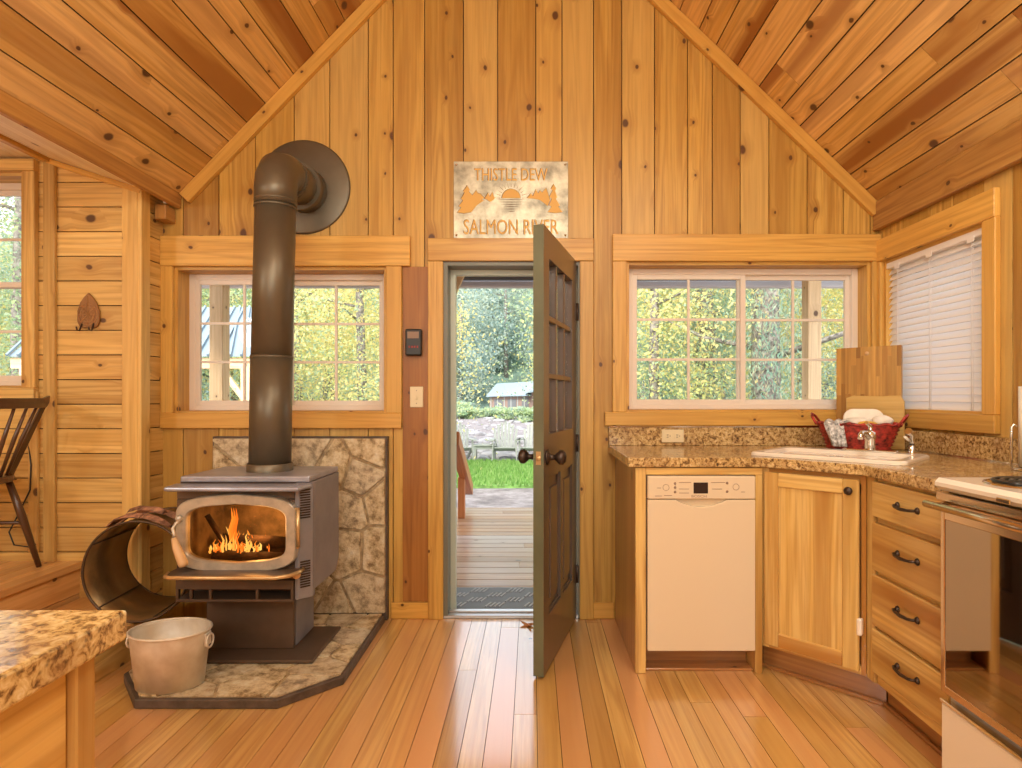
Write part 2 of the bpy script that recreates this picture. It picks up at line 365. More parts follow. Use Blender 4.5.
    def build(s, name, mat, parent=None, bevel=0.0, seg=1, loc=None, rot=None, smooth_angle=None):
        me = bpy.data.meshes.new(name); me.from_pydata(s.v, [], s.f)
        for m in (mat if isinstance(mat, (list, tuple)) else [mat]): me.materials.append(M[m] if isinstance(m, str) else m)
        me.uv_layers.new(name='grain'); me.color_attributes.new('rnd', 'FLOAT_COLOR', 'CORNER')
        uvs = []; cs = []
        for p, g, r in zip(me.polygons, s.g, s.r):
            nrm = p.normal; gg = Vector(g)
            if abs(nrm.dot(gg)) > .9:
                a = Vector((0, 0, 1)) if abs(nrm.z) < .7 else Vector((1, 0, 0)); b = nrm.cross(a)
            else:
                a = gg; b = nrm.cross(gg)
                if b.length > 1e-6: b.normalize()
            for vi in p.vertices:
                co = s.v[vi]; co = Vector(co)
                uvs.extend((co.dot(a)+r[0]*37.1, co.dot(b)+r[1]*11.7)); cs.extend((r[0], r[1], r[2], 1.0))
        me.uv_layers['grain'].data.foreach_set('uv', uvs); me.color_attributes['rnd'].data.foreach_set('color', cs)
        me.polygons.foreach_set('material_index', s.m); me.polygons.foreach_set('use_smooth', s.sm)
        me.update()
        o = bpy.data.objects.new(name, me); col.objects.link(o)
        if parent is not None: o.parent = parent
        if loc is not None: o.location = loc
        if rot is not None: o.rotation_euler = rot
        if bevel:
            b = o.modifiers.new('bevel', 'BEVEL'); b.width = bevel; b.segments = seg; b.limit_method = 'ANGLE'; b.angle_limit = R(40)
        return o

def tag(o, label=None, cat=None, group=None, kind=None):
    if label: o['label'] = label
    if cat: o['category'] = cat
    if group: o['group'] = group
    if kind: o['kind'] = kind
    return o
def empty(name, loc=(0, 0, 0), rz=0.0, label=None, cat=None, group=None, kind=None):
    o = bpy.data.objects.new(name, None); col.objects.link(o); o.location = loc; o.rotation_euler = (0, 0, rz); o.empty_display_size = .1
    return tag(o, label, cat, group, kind)
def copy_tree(o, parent=None):
    c = o.copy(); col.objects.link(c)
    if parent is not None: c.parent = parent
    for ch in [q for q in bpy.data.objects if q.parent == o]: copy_tree(ch, c)
    return c

def clip(poly, a, b, c):
    """keep a*x+b*y<=c"""
    out = []
    for i in range(len(poly)):
        p, q = poly[i], poly[(i+1) % len(poly)]
        dp = a*p[0]+b*p[1]-c; dq = a*q[0]+b*q[1]-c
        if dp <= 0: out.append(p)
        if (dp < 0 < dq) or (dq < 0 < dp):
            t = dp/(dp-dq); out.append((p[0]+(q[0]-p[0])*t, p[1]+(q[1]-p[1])*t))
    return out
def cliprect(poly, x0, x1, y0, y1):
    for a, b, c in ((-1, 0, -x0), (1, 0, x1), (0, -1, -y0), (0, 1, y1)):
        poly = clip(poly, a, b, c)
        if len(poly) < 3: return []
    return poly
def area2(poly): return abs(sum(poly[i][0]*poly[(i+1) % len(poly)][1]-poly[(i+1) % len(poly)][0]*poly[i][1] for i in range(len(poly))))/2
def bounds(a, b, w0, w1, seed):
    rg = random.Random(seed); s = [a]
    while s[-1] < b: s.append(s[-1]+rg.uniform(w0, w1))
    return s
def planks(mb, regions, along, strips, to3, t0, t1, lens=(9, 9), groove=.004, seed=1, g=(0, 0, 1)):
    """boards run along 'a' or 'b'; strips = boundaries across"""
    rg = random.Random(seed)
    for i in range(len(strips)-1):
        s0, s1 = strips[i]+groove/2, strips[i+1]-groove/2
        cuts = [-20-rg.uniform(0, 3)] if lens[0] > 8 else [-12-rg.uniform(0, lens[1])]
        while cuts[-1] < 20: cuts.append(cuts[-1]+(60 if lens[0] > 8 else rg.uniform(*lens)))
        for k in range(len(cuts)-1):
            r = (rg.random(), rg.random(), rg.random())
            l0, l1 = cuts[k]+.0012, cuts[k+1]-.0012
            for reg in regions:
                p = cliprect(reg, l0, l1, s0, s1) if along == 'a' else cliprect(reg, s0, s1, l0, l1)
                if len(p) >= 3 and area2(p) > 2e-5: mb.prism(p, to3, t0, t1, g, r)

# ================================================================== THE ROOM
YW = 3.13; XR = 1.84; YB = -2.6
EL = Vector((-1.857, 0, 2.244)); ER = Vector((1.846, 0, 2.175)); APX = -.106; APZ = 4.06
def ztop(x): return 2.244+1.037*(x+1.857) if x < APX else 2.175+.966*(1.846-x)
far3 = lambda a, b, t: (a, YW-t, b)
def wall_regions():
    def colm(x0, x1, z0=0.0):
        pts = [(x0, z0), (x1, z0)]
        t1, t0 = max(2.2, ztop(x1)), max(2.2, ztop(x0))
        pts.append((x1, t1))
        if x0 < APX < x1: pts.append((APX, APZ))
        if x0 < -1.899 < x1: pts.append((-1.899, 2.2))
        pts.append((x0, t0)); return pts
    return [colm(-2.0, -1.894), [(-1.894, 0), (-.769, 0), (-.769, 1.087), (-1.894, 1.087)], colm(-1.894, -.769, 1.862),
            colm(-.769, -.451), colm(-.451, .25, 1.873), colm(.25, .499),
            [(.499, 0), (1.793, 0), (1.793, 1.093), (.499, 1.093)], colm(.499, 1.793, 1.888), colm(1.793, 1.86)]
mb = MB(11)
regs = wall_regions()
planks(mb, regs, 'b', bounds(-2.03, 1.9, .13, .21, 5), far3, -.018, 0, groove=.005, seed=8, g=(0, 0, 1))
for r_ in regs: mb.prism(r_, far3, -.14, -.021, m=1)
tag(mb.build('wall_back', ['wall', 'dark']), kind='structure')

# right wall
rt3 = lambda a, b, t: (XR-t, a, b)
regs = [[(YB, 0), (2.386, 0), (2.386, 2.2), (YB, 2.2)], [(3.08, 0), (3.15, 0), (3.15, 2.2), (3.08, 2.2)],
        [(2.386, 0), (3.08, 0), (3.08, 1.10), (2.386, 1.10)], [(2.386, 1.88), (3.08, 1.88), (3.08, 2.2), (2.386, 2.2)]]
mb = MB(12)
planks(mb, regs, 'b', bounds(YB, 3.15, .13, .2, 6), rt3, -.018, 0, groove=.005, seed=9)
for r_ in regs: mb.prism(r_, rt3, -.14, -.021, m=1)
tag(mb.build('wall_right', ['wall', 'dark']), kind='structure')

# annex (raised alcove) wall with horizontal boards and its short return
AY = 2.945
an3 = lambda a, b, t: (a, AY-t, b)
mb = MB(13)
XC = -1.957
regs = [[(-4.2, 0), (XC, 0), (XC, 1.217), (-4.2, 1.217)], [(-2.526, 1.217), (XC, 1.217), (XC, 2.5), (-2.526, 2.5)],
        [(-4.2, 1.217), (-3.4, 1.217), (-3.4, 2.5), (-4.2, 2.5)], [(-3.4, 2.29), (-2.526, 2.29), (-2.526, 2.5), (-3.4, 2.5)]]
planks(mb, regs, 'a', bounds(.03, 2.6, .1225, .1235, 3), an3, -.016, 0, groove=.005, seed=21, g=(1, 0, 0))
for r_ in regs: mb.prism([(min(a, -1.99), b) for a, b in r_], an3, -.15, -.018, m=1)
ret3 = lambda a, b, t: (-1.957+t, a, b)
regs = [[(AY-.016, 0), (YW, 0), (YW, 2.25), (AY-.016, 2.25)]]
planks(mb, regs, 'a', bounds(.03, 2.5, .1225, .1235, 4), ret3, -.016, 0, groove=.005, seed=22, g=(0, 1, 0))
mb.prism([(AY, 0), (YW, 0), (YW, 2.25), (AY, 2.25)], ret3, -.03, -.018, m=1)
tag(mb.build('wall_left', ['annex', 'dark']), kind='structure')
# rear and outer walls that close the building
mb = MB(14)
bk3 = lambda a, b, t: (a, YB+t, b)
gable = [(-1.86, 0), (1.86, 0), (1.86, 2.17), (APX, APZ), (-1.86, 2.244)]
planks(mb, [gable, [(-4.2, 0), (-1.86, 0), (-1.86, 2.4), (-4.2, 2.4)]], 'b', bounds(-4.2, 1.9, .14, .2, 7), bk3, -.018, 0, seed=31)
mb.prism(gable, bk3, -.14, -.02, m=1); mb.box(-4.2, -1.86, YB-.14, YB-.02, 0, 2.4, m=1)
tag(mb.build('wall_front', ['wall', 'dark']), kind='structure')
mb = MB(15)
lf3 = lambda a, b, t: (-4.2+t, a, b)
planks(mb, [[(YB, 0), (AY, 0), (AY, 2.4), (YB, 2.4)]], 'a', bounds(.03, 2.5, .123, .124, 7), lf3, -.018, 0, seed=32, g=(0, 1, 0))
mb.box(-4.32, -4.22, YB, AY, 0, 2.5, m=1)
tag(mb.build('wall_outer', ['annex', 'dark']), kind='structure')

# ceiling: two slopes plus the annex ceiling
thL = math.atan(1.037); thR = math.atan(.966)
dL = Vector((math.cos(thL), 0, math.sin(thL))); nL = Vector((math.sin(thL), 0, -math.cos(thL)))
dR = Vector((-math.cos(thR), 0, math.sin(thR))); nR = Vector((-math.sin(thR), 0, -math.cos(thR)))
cl3 = lambda a, b, t: tuple(EL+dL*a+nL*t+Vector((0, b, 0)))
cr3 = lambda a, b, t: tuple(ER+dR*a+nR*t+Vector((0, b, 0)))
LL = 1.751/math.cos(thL); LR = 1.952/math.cos(thR)
mb = MB(16)
planks(mb, [[(0, YB), (LL, YB), (LL, YW), (0, YW)]], 'b', bounds(0, LL, .105, .16, 3), cl3, -.016, 0, lens=(1.3, 3.6), groove=.005, seed=44, g=(0, 1, 0))
planks(mb, [[(0, YB), (LR, YB), (LR, YW), (0, YW)]], 'b', bounds(0, LR, .11, .17, 4), cr3, -.016, 0, lens=(1.5, 4), groove=.006, seed=45, g=(0, 1, 0))
mb.prism([(-.005, YB-.1), (LL+.2, YB-.1), (LL+.2, YW+.14), (-.005, YW+.14)], cl3, -.16, -.018, m=1)
mb.prism([(-.15, YB-.1), (LR+.2, YB-.1), (LR+.2, YW+.14), (-.15, YW+.14)], cr3, -.16, -.018, m=1)
tag(mb.build('ceiling', ['ceil', 'dark']), kind='structure')
mb = MB(17)
asl = lambda a, b, t: (-1.88-a, b, 2.187+a*.33-t)
planks(mb, [[(0, YB), (.53, YB), (.53, AY), (.077, AY), (.077, YW), (0, YW)]], 'b', bounds(0, .6, .1, .12, 3), asl, -.014, 0, groove=.002, seed=51, g=(0, 1, 0))
afl = lambda a, b, t: (-2.41-a, b, 2.362-t)
planks(mb, [[(0, YB), (1.85, YB), (1.85, AY), (0, AY)]], 'b', bounds(0, 1.9, .14, .16, 3), afl, -.014, 0, groove=.003, seed=52, g=(0, 1, 0))
mb.box(-4.3, -1.9, YB-.1, AY+.2, 2.40, 2.5, m=1)
tag(mb.build('ceiling', ['pale', 'dark']), kind='structure')

# beams and trims (named trim_n)
def trim(n, build, mat='trim', bevel=.003):
    m_ = MB(100+n); build(m_); return tag(m_.build('trim_%d' % n, mat, bevel=bevel), kind='structure')
trim(1, lambda m: m.box(-1.886, -1.857, YB, YW-.001, 2.17, 2.285), 'beam', .006)
trim(2, lambda m: m.box(1.805, XR-.001, YB, YW-.001, 2.05, 2.20), 'beam', .004)
def rake(m, e, d, n, L):
    a = e+n*.034+Vector((0, YW-.016, 0)); b = e+d*L+n*.034+Vector((0, YW-.016, 0))
    m.bar(a, b, .032, .066, up=tuple(n))
trim(3, lambda m: rake(m, EL, dL, nL, LL+.03))
trim(4, lambda m: rake(m, ER, dR, nR, LR+.03))
trim(5, lambda m: m.box(-2.035, -1.957, AY-.02, AY-.001, .001, 2.25).box(-1.9569, -1.937, AY-.02, AY+.05, .001, 2.22), 'annex')
trim(6, lambda m: m.box(-2.425, -2.368, AY-.022, AY-.001, .354, 2.36), 'annex')
trim(7, lambda m: m.bar((-1.94, AY-.012, 2.193), (-2.41, AY-.012, 2.346), .022, .026, up=(0, 0, 1)).box(-2.425, -2.39, YB, AY-.02, 2.335, 2.362), 'trim')
trim(8, lambda m: m.box(-2.5, -2.455, AY-.02, AY-.001, .40, 1.2), 'annex')
trim(10, lambda m: m.box(-1.945, -1.888, 3.04, 3.125, 2.09, 2.165), 'beam')
trim(9, lambda m: m.box(-.769+.085, -.545, YW-.008, YW-.0005, .09, 1.862, g=(0, 0, 1), r=(.4, .2, .3)), 'redpost', .001)
def bboard(name, x0, x1):
    m_ = MB(sum(map(ord, name)) % 91); m_.box(x0, x1, YW-.016, YW-.0005, 0.001, .085); tag(m_.build(name, 'trim', bevel=.003), kind='structure')
bboard('baseboard_back', -.745, -.545); bboard('baseboard_back', .322, .434)

# floors
mb = MB(18)
fl3 = lambda a, b, t: (a, b, t)
planks(mb, [[(-2.26, YB), (XR, YB), (XR, YW+.0), (-2.26, YW+.0)]], 'b', bounds(-2.26, 1.9, .078, .092, 12), fl3, -.018, 0, lens=(2.8, 6), groove=.0022, seed=61, g=(0, 1, 0))
mb.box(-2.4, 2.0, YB-.1, YW+.14, -.12, -.0195, m=1)
tag(mb.build('floor', ['floor', 'dark']), kind='structure')
mb = MB(19)
planks(mb, [[(-4.2, YB), (-2.27, YB), (-2.27, AY), (-4.2, AY)]], 'b', bounds(-4.2, -2.2, .08, .09, 12), lambda a, b, t: (a, b, .354+t), -.018, 0, lens=(1., 2.6), groove=.002, seed=62, g=(0, 1, 0))
mb.box(-2.30, -2.235, YB, AY, .322, .356, g=(0, 1, 0)); mb.box(-2.275, -2.255, YB, AY, .195, .32, g=(0, 1, 0)); mb.box(-2.277, -2.257, YB, AY, .0, .192, g=(0, 1, 0))
mb.box(-4.2, -2.28, YB, AY, .0, .334, m=1)
tag(mb.build('floor', ['annexfloor', 'dark'], bevel=.002), kind='structure')
# lower wooden step beside the raised floor
st = empty('wooden_step', (-2.01, 2.62, 0), label='low pine step below the raised alcove floor, carrying the log hoop', cat='step')
mb = MB(20); mb.box(-.24, .25, -.27, .322, .145, .175, g=(0, 1, 0)); mb.build('tread', 'annexfloor', st, bevel=.008, seg=2)
mb = MB(21); mb.box(-.24, .225, -.25, .32, 0.001, .1445, g=(0, 1, 0)); mb.build('riser', 'annex', st)

# ------------------------------------------------------------------ windows
def window(name, loc, rz, W, H, rec, cas, casd=.024, layout='slide', topx=(0, 0), botx=(0, 0), mat='trim', depth=.14, botw=.03):
    w = empty(name, loc, rz, kind='structure'); cl, cr, ct, cb = cas
    m = MB(sum(map(ord, name)) % 91); 
    m.box(-cl, 0, -casd, 0, 0, H); m.box(W, W+cr, -casd, 0, 0, H)
    m.box(-cl-topx[0], W+cr+topx[1], -casd-.004, 0, H, H+ct); m.box(-cl-botx[0], W+cr+botx[1], -casd-.004, 0, -cb, 0)
    m.build('casing', mat, w, bevel=.003)
    m = MB(7); e = .0015
    m.box(-e, .016, -.001, depth, 0, H, g=(0, 0, 1)); m.box(W-.016, W+e, -.001, depth, 0, H, g=(0, 0, 1)); m.box(.016, W-.016, -.001, depth, H-.016, H+e); m.box(.016, W-.016, -.001, depth, -e, .012)
    m.build('jamb', mat, w)
    fw = .034; a, b, c, d = .016, W-.016, .012, H-.016
    m = MB(8); y0, y1 = rec, rec+.03
    for q in ((a, a+fw, c, d), (b-fw, b, c, d), (a+fw, b-fw, c, c+botw), (a+fw, b-fw, d-fw, d)): m.box(q[0], q[1], y0, y1, q[2], q[3])
    m.build('frame', 'vinyl', w, bevel=.003)
    a += fw-.004; b -= fw-.004; c += botw-.004; d -= fw-.004
    mid = (a+b)/2
    if layout == 'slide': cells = [(a, mid+.02, c, d, .004, 2, 3), (mid-.02, b, c, d, .026, 2, 3)]
    elif layout == 'hung': mz = (c+d)/2; cells = [(a, b, mz-.015, d, .022, 3, 2), (a, b, c, mz+.015, .002, 3, 2)]
    else: cells = [(a, b, c, d, .01, 1, 1)]
    for (p, q, r_, s_, dy, nc, nr) in cells:
        sw = .028; ya = rec+dy; yb = ya+.02
        m = MB(9)
        m.box(p, p+sw, ya, yb, r_, s_); m.box(q-sw, q, ya, yb, r_, s_); m.box(p+sw, q-sw, ya, yb, r_, r_+sw); m.box(p+sw, q-sw, ya, yb, s_-sw, s_)
        sash = m.build('sash', 'vinyl', w, bevel=.002)
        m = MB(10)
        for i in range(1, nc): x = p+sw+(q-p-2*sw)*i/nc; m.box(x-.0065, x+.0065, ya+.005, yb-.004, r_+sw, s_-sw)
        for i in range(1, nr): z = r_+sw+(s_-r_-2*sw)*i/nr; m.box(p+sw, q-sw, ya+.0055, yb-.0045, z-.0065, z+.0065)
        if nc*nr > 1: m.build('muntin_grid', 'vinyl', sash)
        m = MB(11); m.box(p+sw-.004, q-sw+.004, ya+.009, ya+.0115, r_+sw-.004, s_-sw+.004); m.build('pane', 'pane', sash)
    return w
window('window_1', (-1.894, YW, 1.087), 0, 1.125, .775, .1, (.064, .082, .16, .08), topx=(0, .045), botx=(.0, .0))
window('window_2', (.499, YW, 1.093), 0, 1.294, .795, .085, (.075, .045, .142, .072), topx=(0, 0), botx=(.04, 0))
window('window_3', (XR, 3.08, 1.10), R(-90), .694, .78, .085, (.03, .072, .115, .075), layout='fixed')
window('window_4', (-3.4, AY, 1.217), 0, .874, 1.073, .09, (.06, .065, .06, .07), layout='hung', mat='annex', casd=.03)

# ------------------------------------------------------------------ door
dr = empty('door_1', (0, YW, 0), kind='structure')
m = MB(31); m.box(-.548, -.468, -.026, 0, 0, 1.888); m.box(.252, .325, -.026, 0, 0, 1.888); m.box(-.548, .325, -.03, 0, 1.888, 2.008); m.build('casing', 'trim', dr, bevel=.003)
M['jamb'] = plain('grey_green_jamb_paint', (.20, .20, .16), .4)
M['stormframe'] = plain('pale_storm_frame', (.62, .68, .58), .4)
m = MB(32); m.box(-.468, -.446, -.01, .14, 0, 1.888, g=(0, 0, 1)); m.box(.244, .254, -.012, .14, 0, 1.888, g=(0, 0, 1)); m.box(-.446, .244, -.01, .14, 1.868, 1.888, g=(1, 0, 0)); m.build('jamb', 'jamb', dr)
m = MB(33); m.box(-.446, -.418, .10, .139, -.03, 1.868); m.box(.216, .244, .10, .139, -.03, 1.868); m.box(-.418, .216, .10, .139, 1.84, 1.868); m.build('storm_frame', 'stormframe', dr)
m = MB(34); m.box(-.468, .254, -.012, .095, .0, .016); m.box(-.446, .244, .03, .06, .016, .024); m.build('threshold', 'alu', dr, bevel=.003)
# leaf, swung in: local x runs from hinge to free edge, local y is the room-side normal when shut
DL = .693; T = .045; Z0 = .012; Z1 = 1.886
sx0, sx1 = .105, .60
def leaf_box(m, a, b, c, d, y0=0, y1=T): m.box(a, b, y0, y1, c, d)
m = MB(35)
leaf_box(m, 0, sx0, Z0, Z1); leaf_box(m, sx1, DL-.0005, Z0, Z1); leaf_box(m, sx0, sx1, 1.765, Z1); leaf_box(m, sx0, sx1, .83, 1.012); leaf_box(m, sx0, sx1, Z0, .24)
cxm = (sx0+sx1)/2; leaf_box(m, cxm-.025, cxm+.025, .24, .83)
leaf = m.build('door_leaf', 'doorbrown', dr)
leaf.location = (.19, 3.118-YW, 0); leaf.rotation_euler = (0, 0, math.atan2(-.964, -.267))
m = MB(36); m.box(DL-.0005, DL+.001, 0.0005, T-.0005, Z0+.001, Z1-.001); o = m.build('edge', 'doorgreen', leaf); o['label'] = 'green painted free edge'
m = MB(37)
w3 = (sx1-sx0)/3
for i in (1, 2): m.box(sx0+w3*i-.012, sx0+w3*i+.012, .006, T-.006, 1.012, 1.765)
for i in (1, 2): z = 1.012+.251*i; m.box(sx0, sx1, .0065, T-.0065, z-.012, z+.012)
m.build('muntin_grid', 'doorbrown', leaf, bevel=.003)
for i in range(3):
    for j in range(3):
        m = MB(38); m.box(sx0+w3*i+.010, sx0+w3*(i+1)-.010, .020, .024, 1.012+.251*j+.008, 1.012+.251*(j+1)-.008); m.build('pane', 'pane', leaf)
for (a, b) in ((sx0, cxm-.025), (cxm+.025, sx1)):
    m = MB(39); m.box(a, b, .014, T-.014, .24, .83)
    for y0, y1 in ((T-.014, T-.004), (.004, .014)): m.box(a+.045, b-.045, y0, y1, .295, .775)
    m.box(a, b, T-.014, T-.006, .24, .252); m.box(a, b, T-.014, T-.006, .818, .83); m.box(a, a+.012, T-.014, T-.006, .252, .818); m.box(b-.012, b, T-.014, T-.006, .252, .818)
    m.build('panel', 'doorbrown', leaf, bevel=.006, seg=2)
for s_, y in ((1, T), (-1, 0)):
    m = MB(40); m.lathe([(.034, 0), (.034, .006), (.014, .012), (.011, .035), (.020, .042), (.031, .055), (.031, .070), (.018, .080), (.001, .082)], c=(DL-.062, y, .917), axis=(0, s_, 0), n=20, cap0=True)
    m.build('knob', 'iron', leaf)
m = MB(41); m.box(DL+.0005, DL+.0025, .012, T-.012, .89, .945); m.lathe([(.011, 0), (.011, .004), (.001, .004)], c=(DL+.0025, T/2, .917), axis=(1, 0, 0), n=14); m.build('latch_plate', 'brass', leaf)
for z in (.24, .93, 1.62):
    m = MB(42); m.tube([(-.004, T+.004, z-.045), (-.004, T+.004, z+.045)], .008, 10); m.box(-.04, -.002, T-.002, T+.003, z-.045, z+.045); m.box(0, .02, T, T+.002, z-.045, z+.045)
    m.build('hinge', 'iron', leaf)

# ------------------------------------------------------------------ text helper
def text_mesh(s, size, mat, parent, loc, rot, sx=1.0, ext=.001, off=0.0, name='lettering', align='CENTER'):
    c = bpy.data.curves.new('t', 'FONT'); c.body = s; c.size = size; c.extrude = ext; c.offset = off; c.align_x = align; c.align_y = 'CENTER'; c.resolution_u = 3
    t = bpy.data.objects.new('t', c); col.objects.link(t)
    dg = bpy.context.evaluated_depsgraph_get(); dg.update()
    me = bpy.data.meshes.new_from_object(t.evaluated_get(dg)); bpy.data.objects.remove(t)
    me.name = name; me.materials.clear(); me.materials.append(M[mat])
    o = bpy.data.objects.new(name, me); col.objects.link(o); o.location = loc; o.rotation_euler = rot; o.scale = (sx, 1, 1)
    if parent is not None: o.parent = parent
    return o

# ------------------------------------------------------------------ metal sign over the door
sg = empty('metal_sign', (-.1115, YW-.004, 2.0105), label='brushed metal sign with cut-out sunset and trees, screwed above the door', cat='sign')
SW, SH = .605, .408
m = MB(50); m.box(-SW/2, SW/2, -.005, 0, 0, SH, g=(1, 0, 0)); m.build('plate', 'signmetal', sg, bevel=.001)
kz = SW/728
def zp(x, y): return ((x-456)*kz, (640-y)*kz*.99)
sgn3 = lambda a, b, t: (a, -.005-t, b)
def cut(polys, name):
    m1 = MB(51); m2 = MB(52)
    for P_ in polys:
        P_ = [zp(*p) for p in P_]; cx_ = sum(p[0] for p in P_)/len(P_); cz_ = sum(p[1] for p in P_)/len(P_)
        ext = max(max(abs(p[0]-cx_) for p in P_), max(abs(p[1]-cz_) for p in P_)); k = 1+.003/ext
        m1.prism([(cx_+(p[0]-cx_)*k-.0012, cz_+(p[1]-cz_)*k+.0012) for p in P_], sgn3, 0, .0006); m2.prism(P_, sgn3, .0002, .0010)
    m1.build(name+'_edge', 'signdark', sg); m2.build(name, 'signwood', sg)
ltree = [(115, 472), (140, 440), (125, 432), (152, 395), (138, 385), (162, 345), (152, 338), (178, 300), (196, 330), (188, 338), (212, 362), (235, 330), (246, 350), (262, 352), (285, 378), (268, 392), (285, 395), (240, 425), (205, 470), (160, 478)]
ltree2 = [(290, 382), (312, 345), (322, 372), (338, 342), (350, 378), (362, 372), (345, 392), (325, 404)]
rtree = [(690, 470), (715, 435), (700, 425), (716, 385), (702, 372), (722, 330), (710, 322), (728, 292), (745, 322), (736, 330), (752, 375), (742, 385), (768, 425), (758, 435), (785, 470), (740, 476)]
rtree2 = [(560, 380), (585, 350), (596, 368), (615, 325), (630, 350), (642, 330), (655, 345), (680, 315), (694, 355), (704, 395), (690, 430), (640, 392), (600, 384)]
sun = [(458+58*math.cos(a), 380-58*math.sin(a)) for a in [PI*i/14 for i in range(15)]]
for t_ in (ltree, ltree2, rtree, rtree2): cut([t_], 'tree_cutout')
cut([sun], 'sun_cutout')
rays = []
for k in range(13):
    a = PI*(k+.0)/12; c_, s_ = math.cos(a), math.sin(a); r0, r1 = 70, (118 if k % 2 else 96)
    rays.append([(458+r0*c_-1.5*s_, 380-r0*s_-1.5*c_), (458+r1*c_, 380-r1*s_), (458+r0*c_+1.5*s_, 380-r0*s_+1.5*c_)])
for i, hw in enumerate((95, 82, 66, 50, 36, 24)):
    y = 390+i*15; rays.append([(458-hw, y), (458, y-2.5), (458+hw, y), (458, y+3)])
m = MB(53)
for P_ in rays: m.prism([zp(*p) for p in P_], sgn3, 0, .0009)
m.build('sun_rays', 'signdark', sg)
for (s_, zc, sz, wid, nm) in (('THISTLE DEW', 222, .094, .386, 'upper_lettering'), ('SALMON RIVER', 560, .112, .50, 'lower_lettering')):
    x_, z_ = zp(456, zc+12)
    o = text_mesh(s_, sz, 'signdark', sg, (x_-.0026, -.0060, z_+.0016), (R(90), 0, 0), ext=.0003, off=0, name=nm)  # shifted dark copy paints a drop shadow beside the letters
    me = o.data; w_ = max(v.co.x for v in me.vertices)-min(v.co.x for v in me.vertices); k_ = wid/w_; o.scale = (k_, 1, 1)
    o = text_mesh(s_, sz, 'signwood', sg, (x_, -.0070, z_), (R(90), 0, 0), ext=.0004, off=0, name=nm); o.scale = (k_, 1, 1)
for q, (x, z) in enumerate(((-.288, .018), (.288, .018), (-.288, .39), (.288, .39))):
    m = MB(54); m.lathe([(.006, 0), (.005, .003), (.001, .004)], c=(x, -.005, z), axis=(0, -1, 0), n=10); m.build('screw', 'chrome', sg)

# ------------------------------------------------------------------ small wall things
x, _, z = px(415, 343, YW)
t = empty('wall_speaker_remote', (x, YW-.008, z), label='small black gadget in a holder between left window and door', cat='remote control')
t.name = 'wall_gadget'
m = MB(60); m.box(-.043, .043, -.040, -.006, -.07, .07); m.build('body', 'black', t, bevel=.008, seg=2)
m = MB(61); m.box(-.030, .030, -.042, -.040, .02, .055); m.build('screen', 'inkgrey', t)
m = MB(62)
for i in range(4):
    m = MB(62); m.box(-.024+.014*i, -.016+.014*i, -.042, -.040, -.03, -.018); m.build('button', 'red', t)
m = MB(64); m.box(-.028, .028, -.0065, -.0005, -.05, .05); m.build('bracket', 'dark', t)
x, _, z = px(417, 397, YW)
t = empty('light_switch', (x, YW-.008, z), label='almond light switch plate on the wall left of the door', cat='light switch')
m = MB(65); m.box(-.035, .035, -.007, -.0005, -.055, .055); m.build('cover_plate', 'oldwhite', t, bevel=.003)
m = MB(66); m.box(-.005, .005, -.018, -.007, -.012, .008); m.build('toggle', 'oldwhite', t, bevel=.001)
for zz in (-.034, .034):
    m = MB(67); m.lathe([(.003, 0), (.002, .0015), (.001, .0015)], c=(0, -.007, zz), axis=(0, -1, 0), n=8); m.build('screw', 'inkgrey', t)
t = empty('power_outlet', (.741, YW-.0215, .967), label='almond double power outlet set sideways in the speckled backsplash', cat='power outlet')
m = MB(68); m.box(-.058, .058, -.006, -.0005, -.034, .034); m.build('cover_plate', 'oldwhite', t, bevel=.003)
for xx in (-.025, .025):
    m = MB(69); m.box(xx-.017, xx+.017, -.008, -.006, -.015, .015); s1 = m.build('socket', 'oldwhite', t, bevel=.003)
    m = MB(70); m.box(xx-.008, xx+.002, -.0085, -.008, .004, .007); m.box(xx-.008, xx+.002, -.0085, -.008, -.007, -.004); m.box(xx+.007, xx+.012, -.0085, -.008, -.002, .002); m.build('slot', 'dark', s1)
# carved key plaque
x, _, z = px(90, 312, AY)
t = empty('key_hook_plaque', (x, AY, z-.004), label='carved leaf-shaped wooden plaque with two hooks on the alcove wall', cat='key hook')
out = [(0, .088), (.022, .070), (.045, .045), (.062, .005), (.062, -.04), (.05, -.062), (.03, -.07), (0, -.066)]
out = [(a*.88, b*1.12) for a, b in out]; out = out+[(-a, b) for a, b in out[-2:0:-1]]
p3 = lambda a, b, t_: (a, -.001-t_, b)
m = MB(71); m.prism(out, p3, 0, .014); m.build('board', 'plaque', t, bevel=.003)
m = MB(72)
for r_ in (.020, .033, .046): m.tube([(r_*math.cos(a)*1.05, -.016, -.01+r_*1.15*math.sin(a)) for a in [2*PI*i/20 for i in range(20)]], .0022, 5, closed=True)
for a in range(8): c_, s_ = math.cos(a*PI/4), math.sin(a*PI/4); m.tube([(0, -.016, -.01), (.045*c_, -.016, -.01+.05*s_)], .002, 5)
m.tube([(0, -.016, .03), (0, -.016, .08)], .0025, 5); m.build('carving', 'plaque', t)
for s_ in (-1, 1):
    m = MB(73); m.tube([(s_*.028, -.012, -.05), (s_*.03, -.022, -.075), (s_*.03, -.03, -.092), (s_*.03, -.045, -.092), (s_*.03, -.05, -.075)], .004, 8); m.build('hook', 'iron', t)

# thin cable on the alcove wall
m = MB(74); m.tube([px(28, 440, 2.93), px(31, 465, 2.92), px(30, 490, 2.92), px(17, 517, 2.92), px(9, 532, 2.91), px(14, 545, 2.90), px(30, 547, 2.90), px(36, 544, 2.91)], .0035, 6)
tag(m.build('cable', 'black'), 'thin dark cable looping down the alcove wall behind the chair', 'cable')

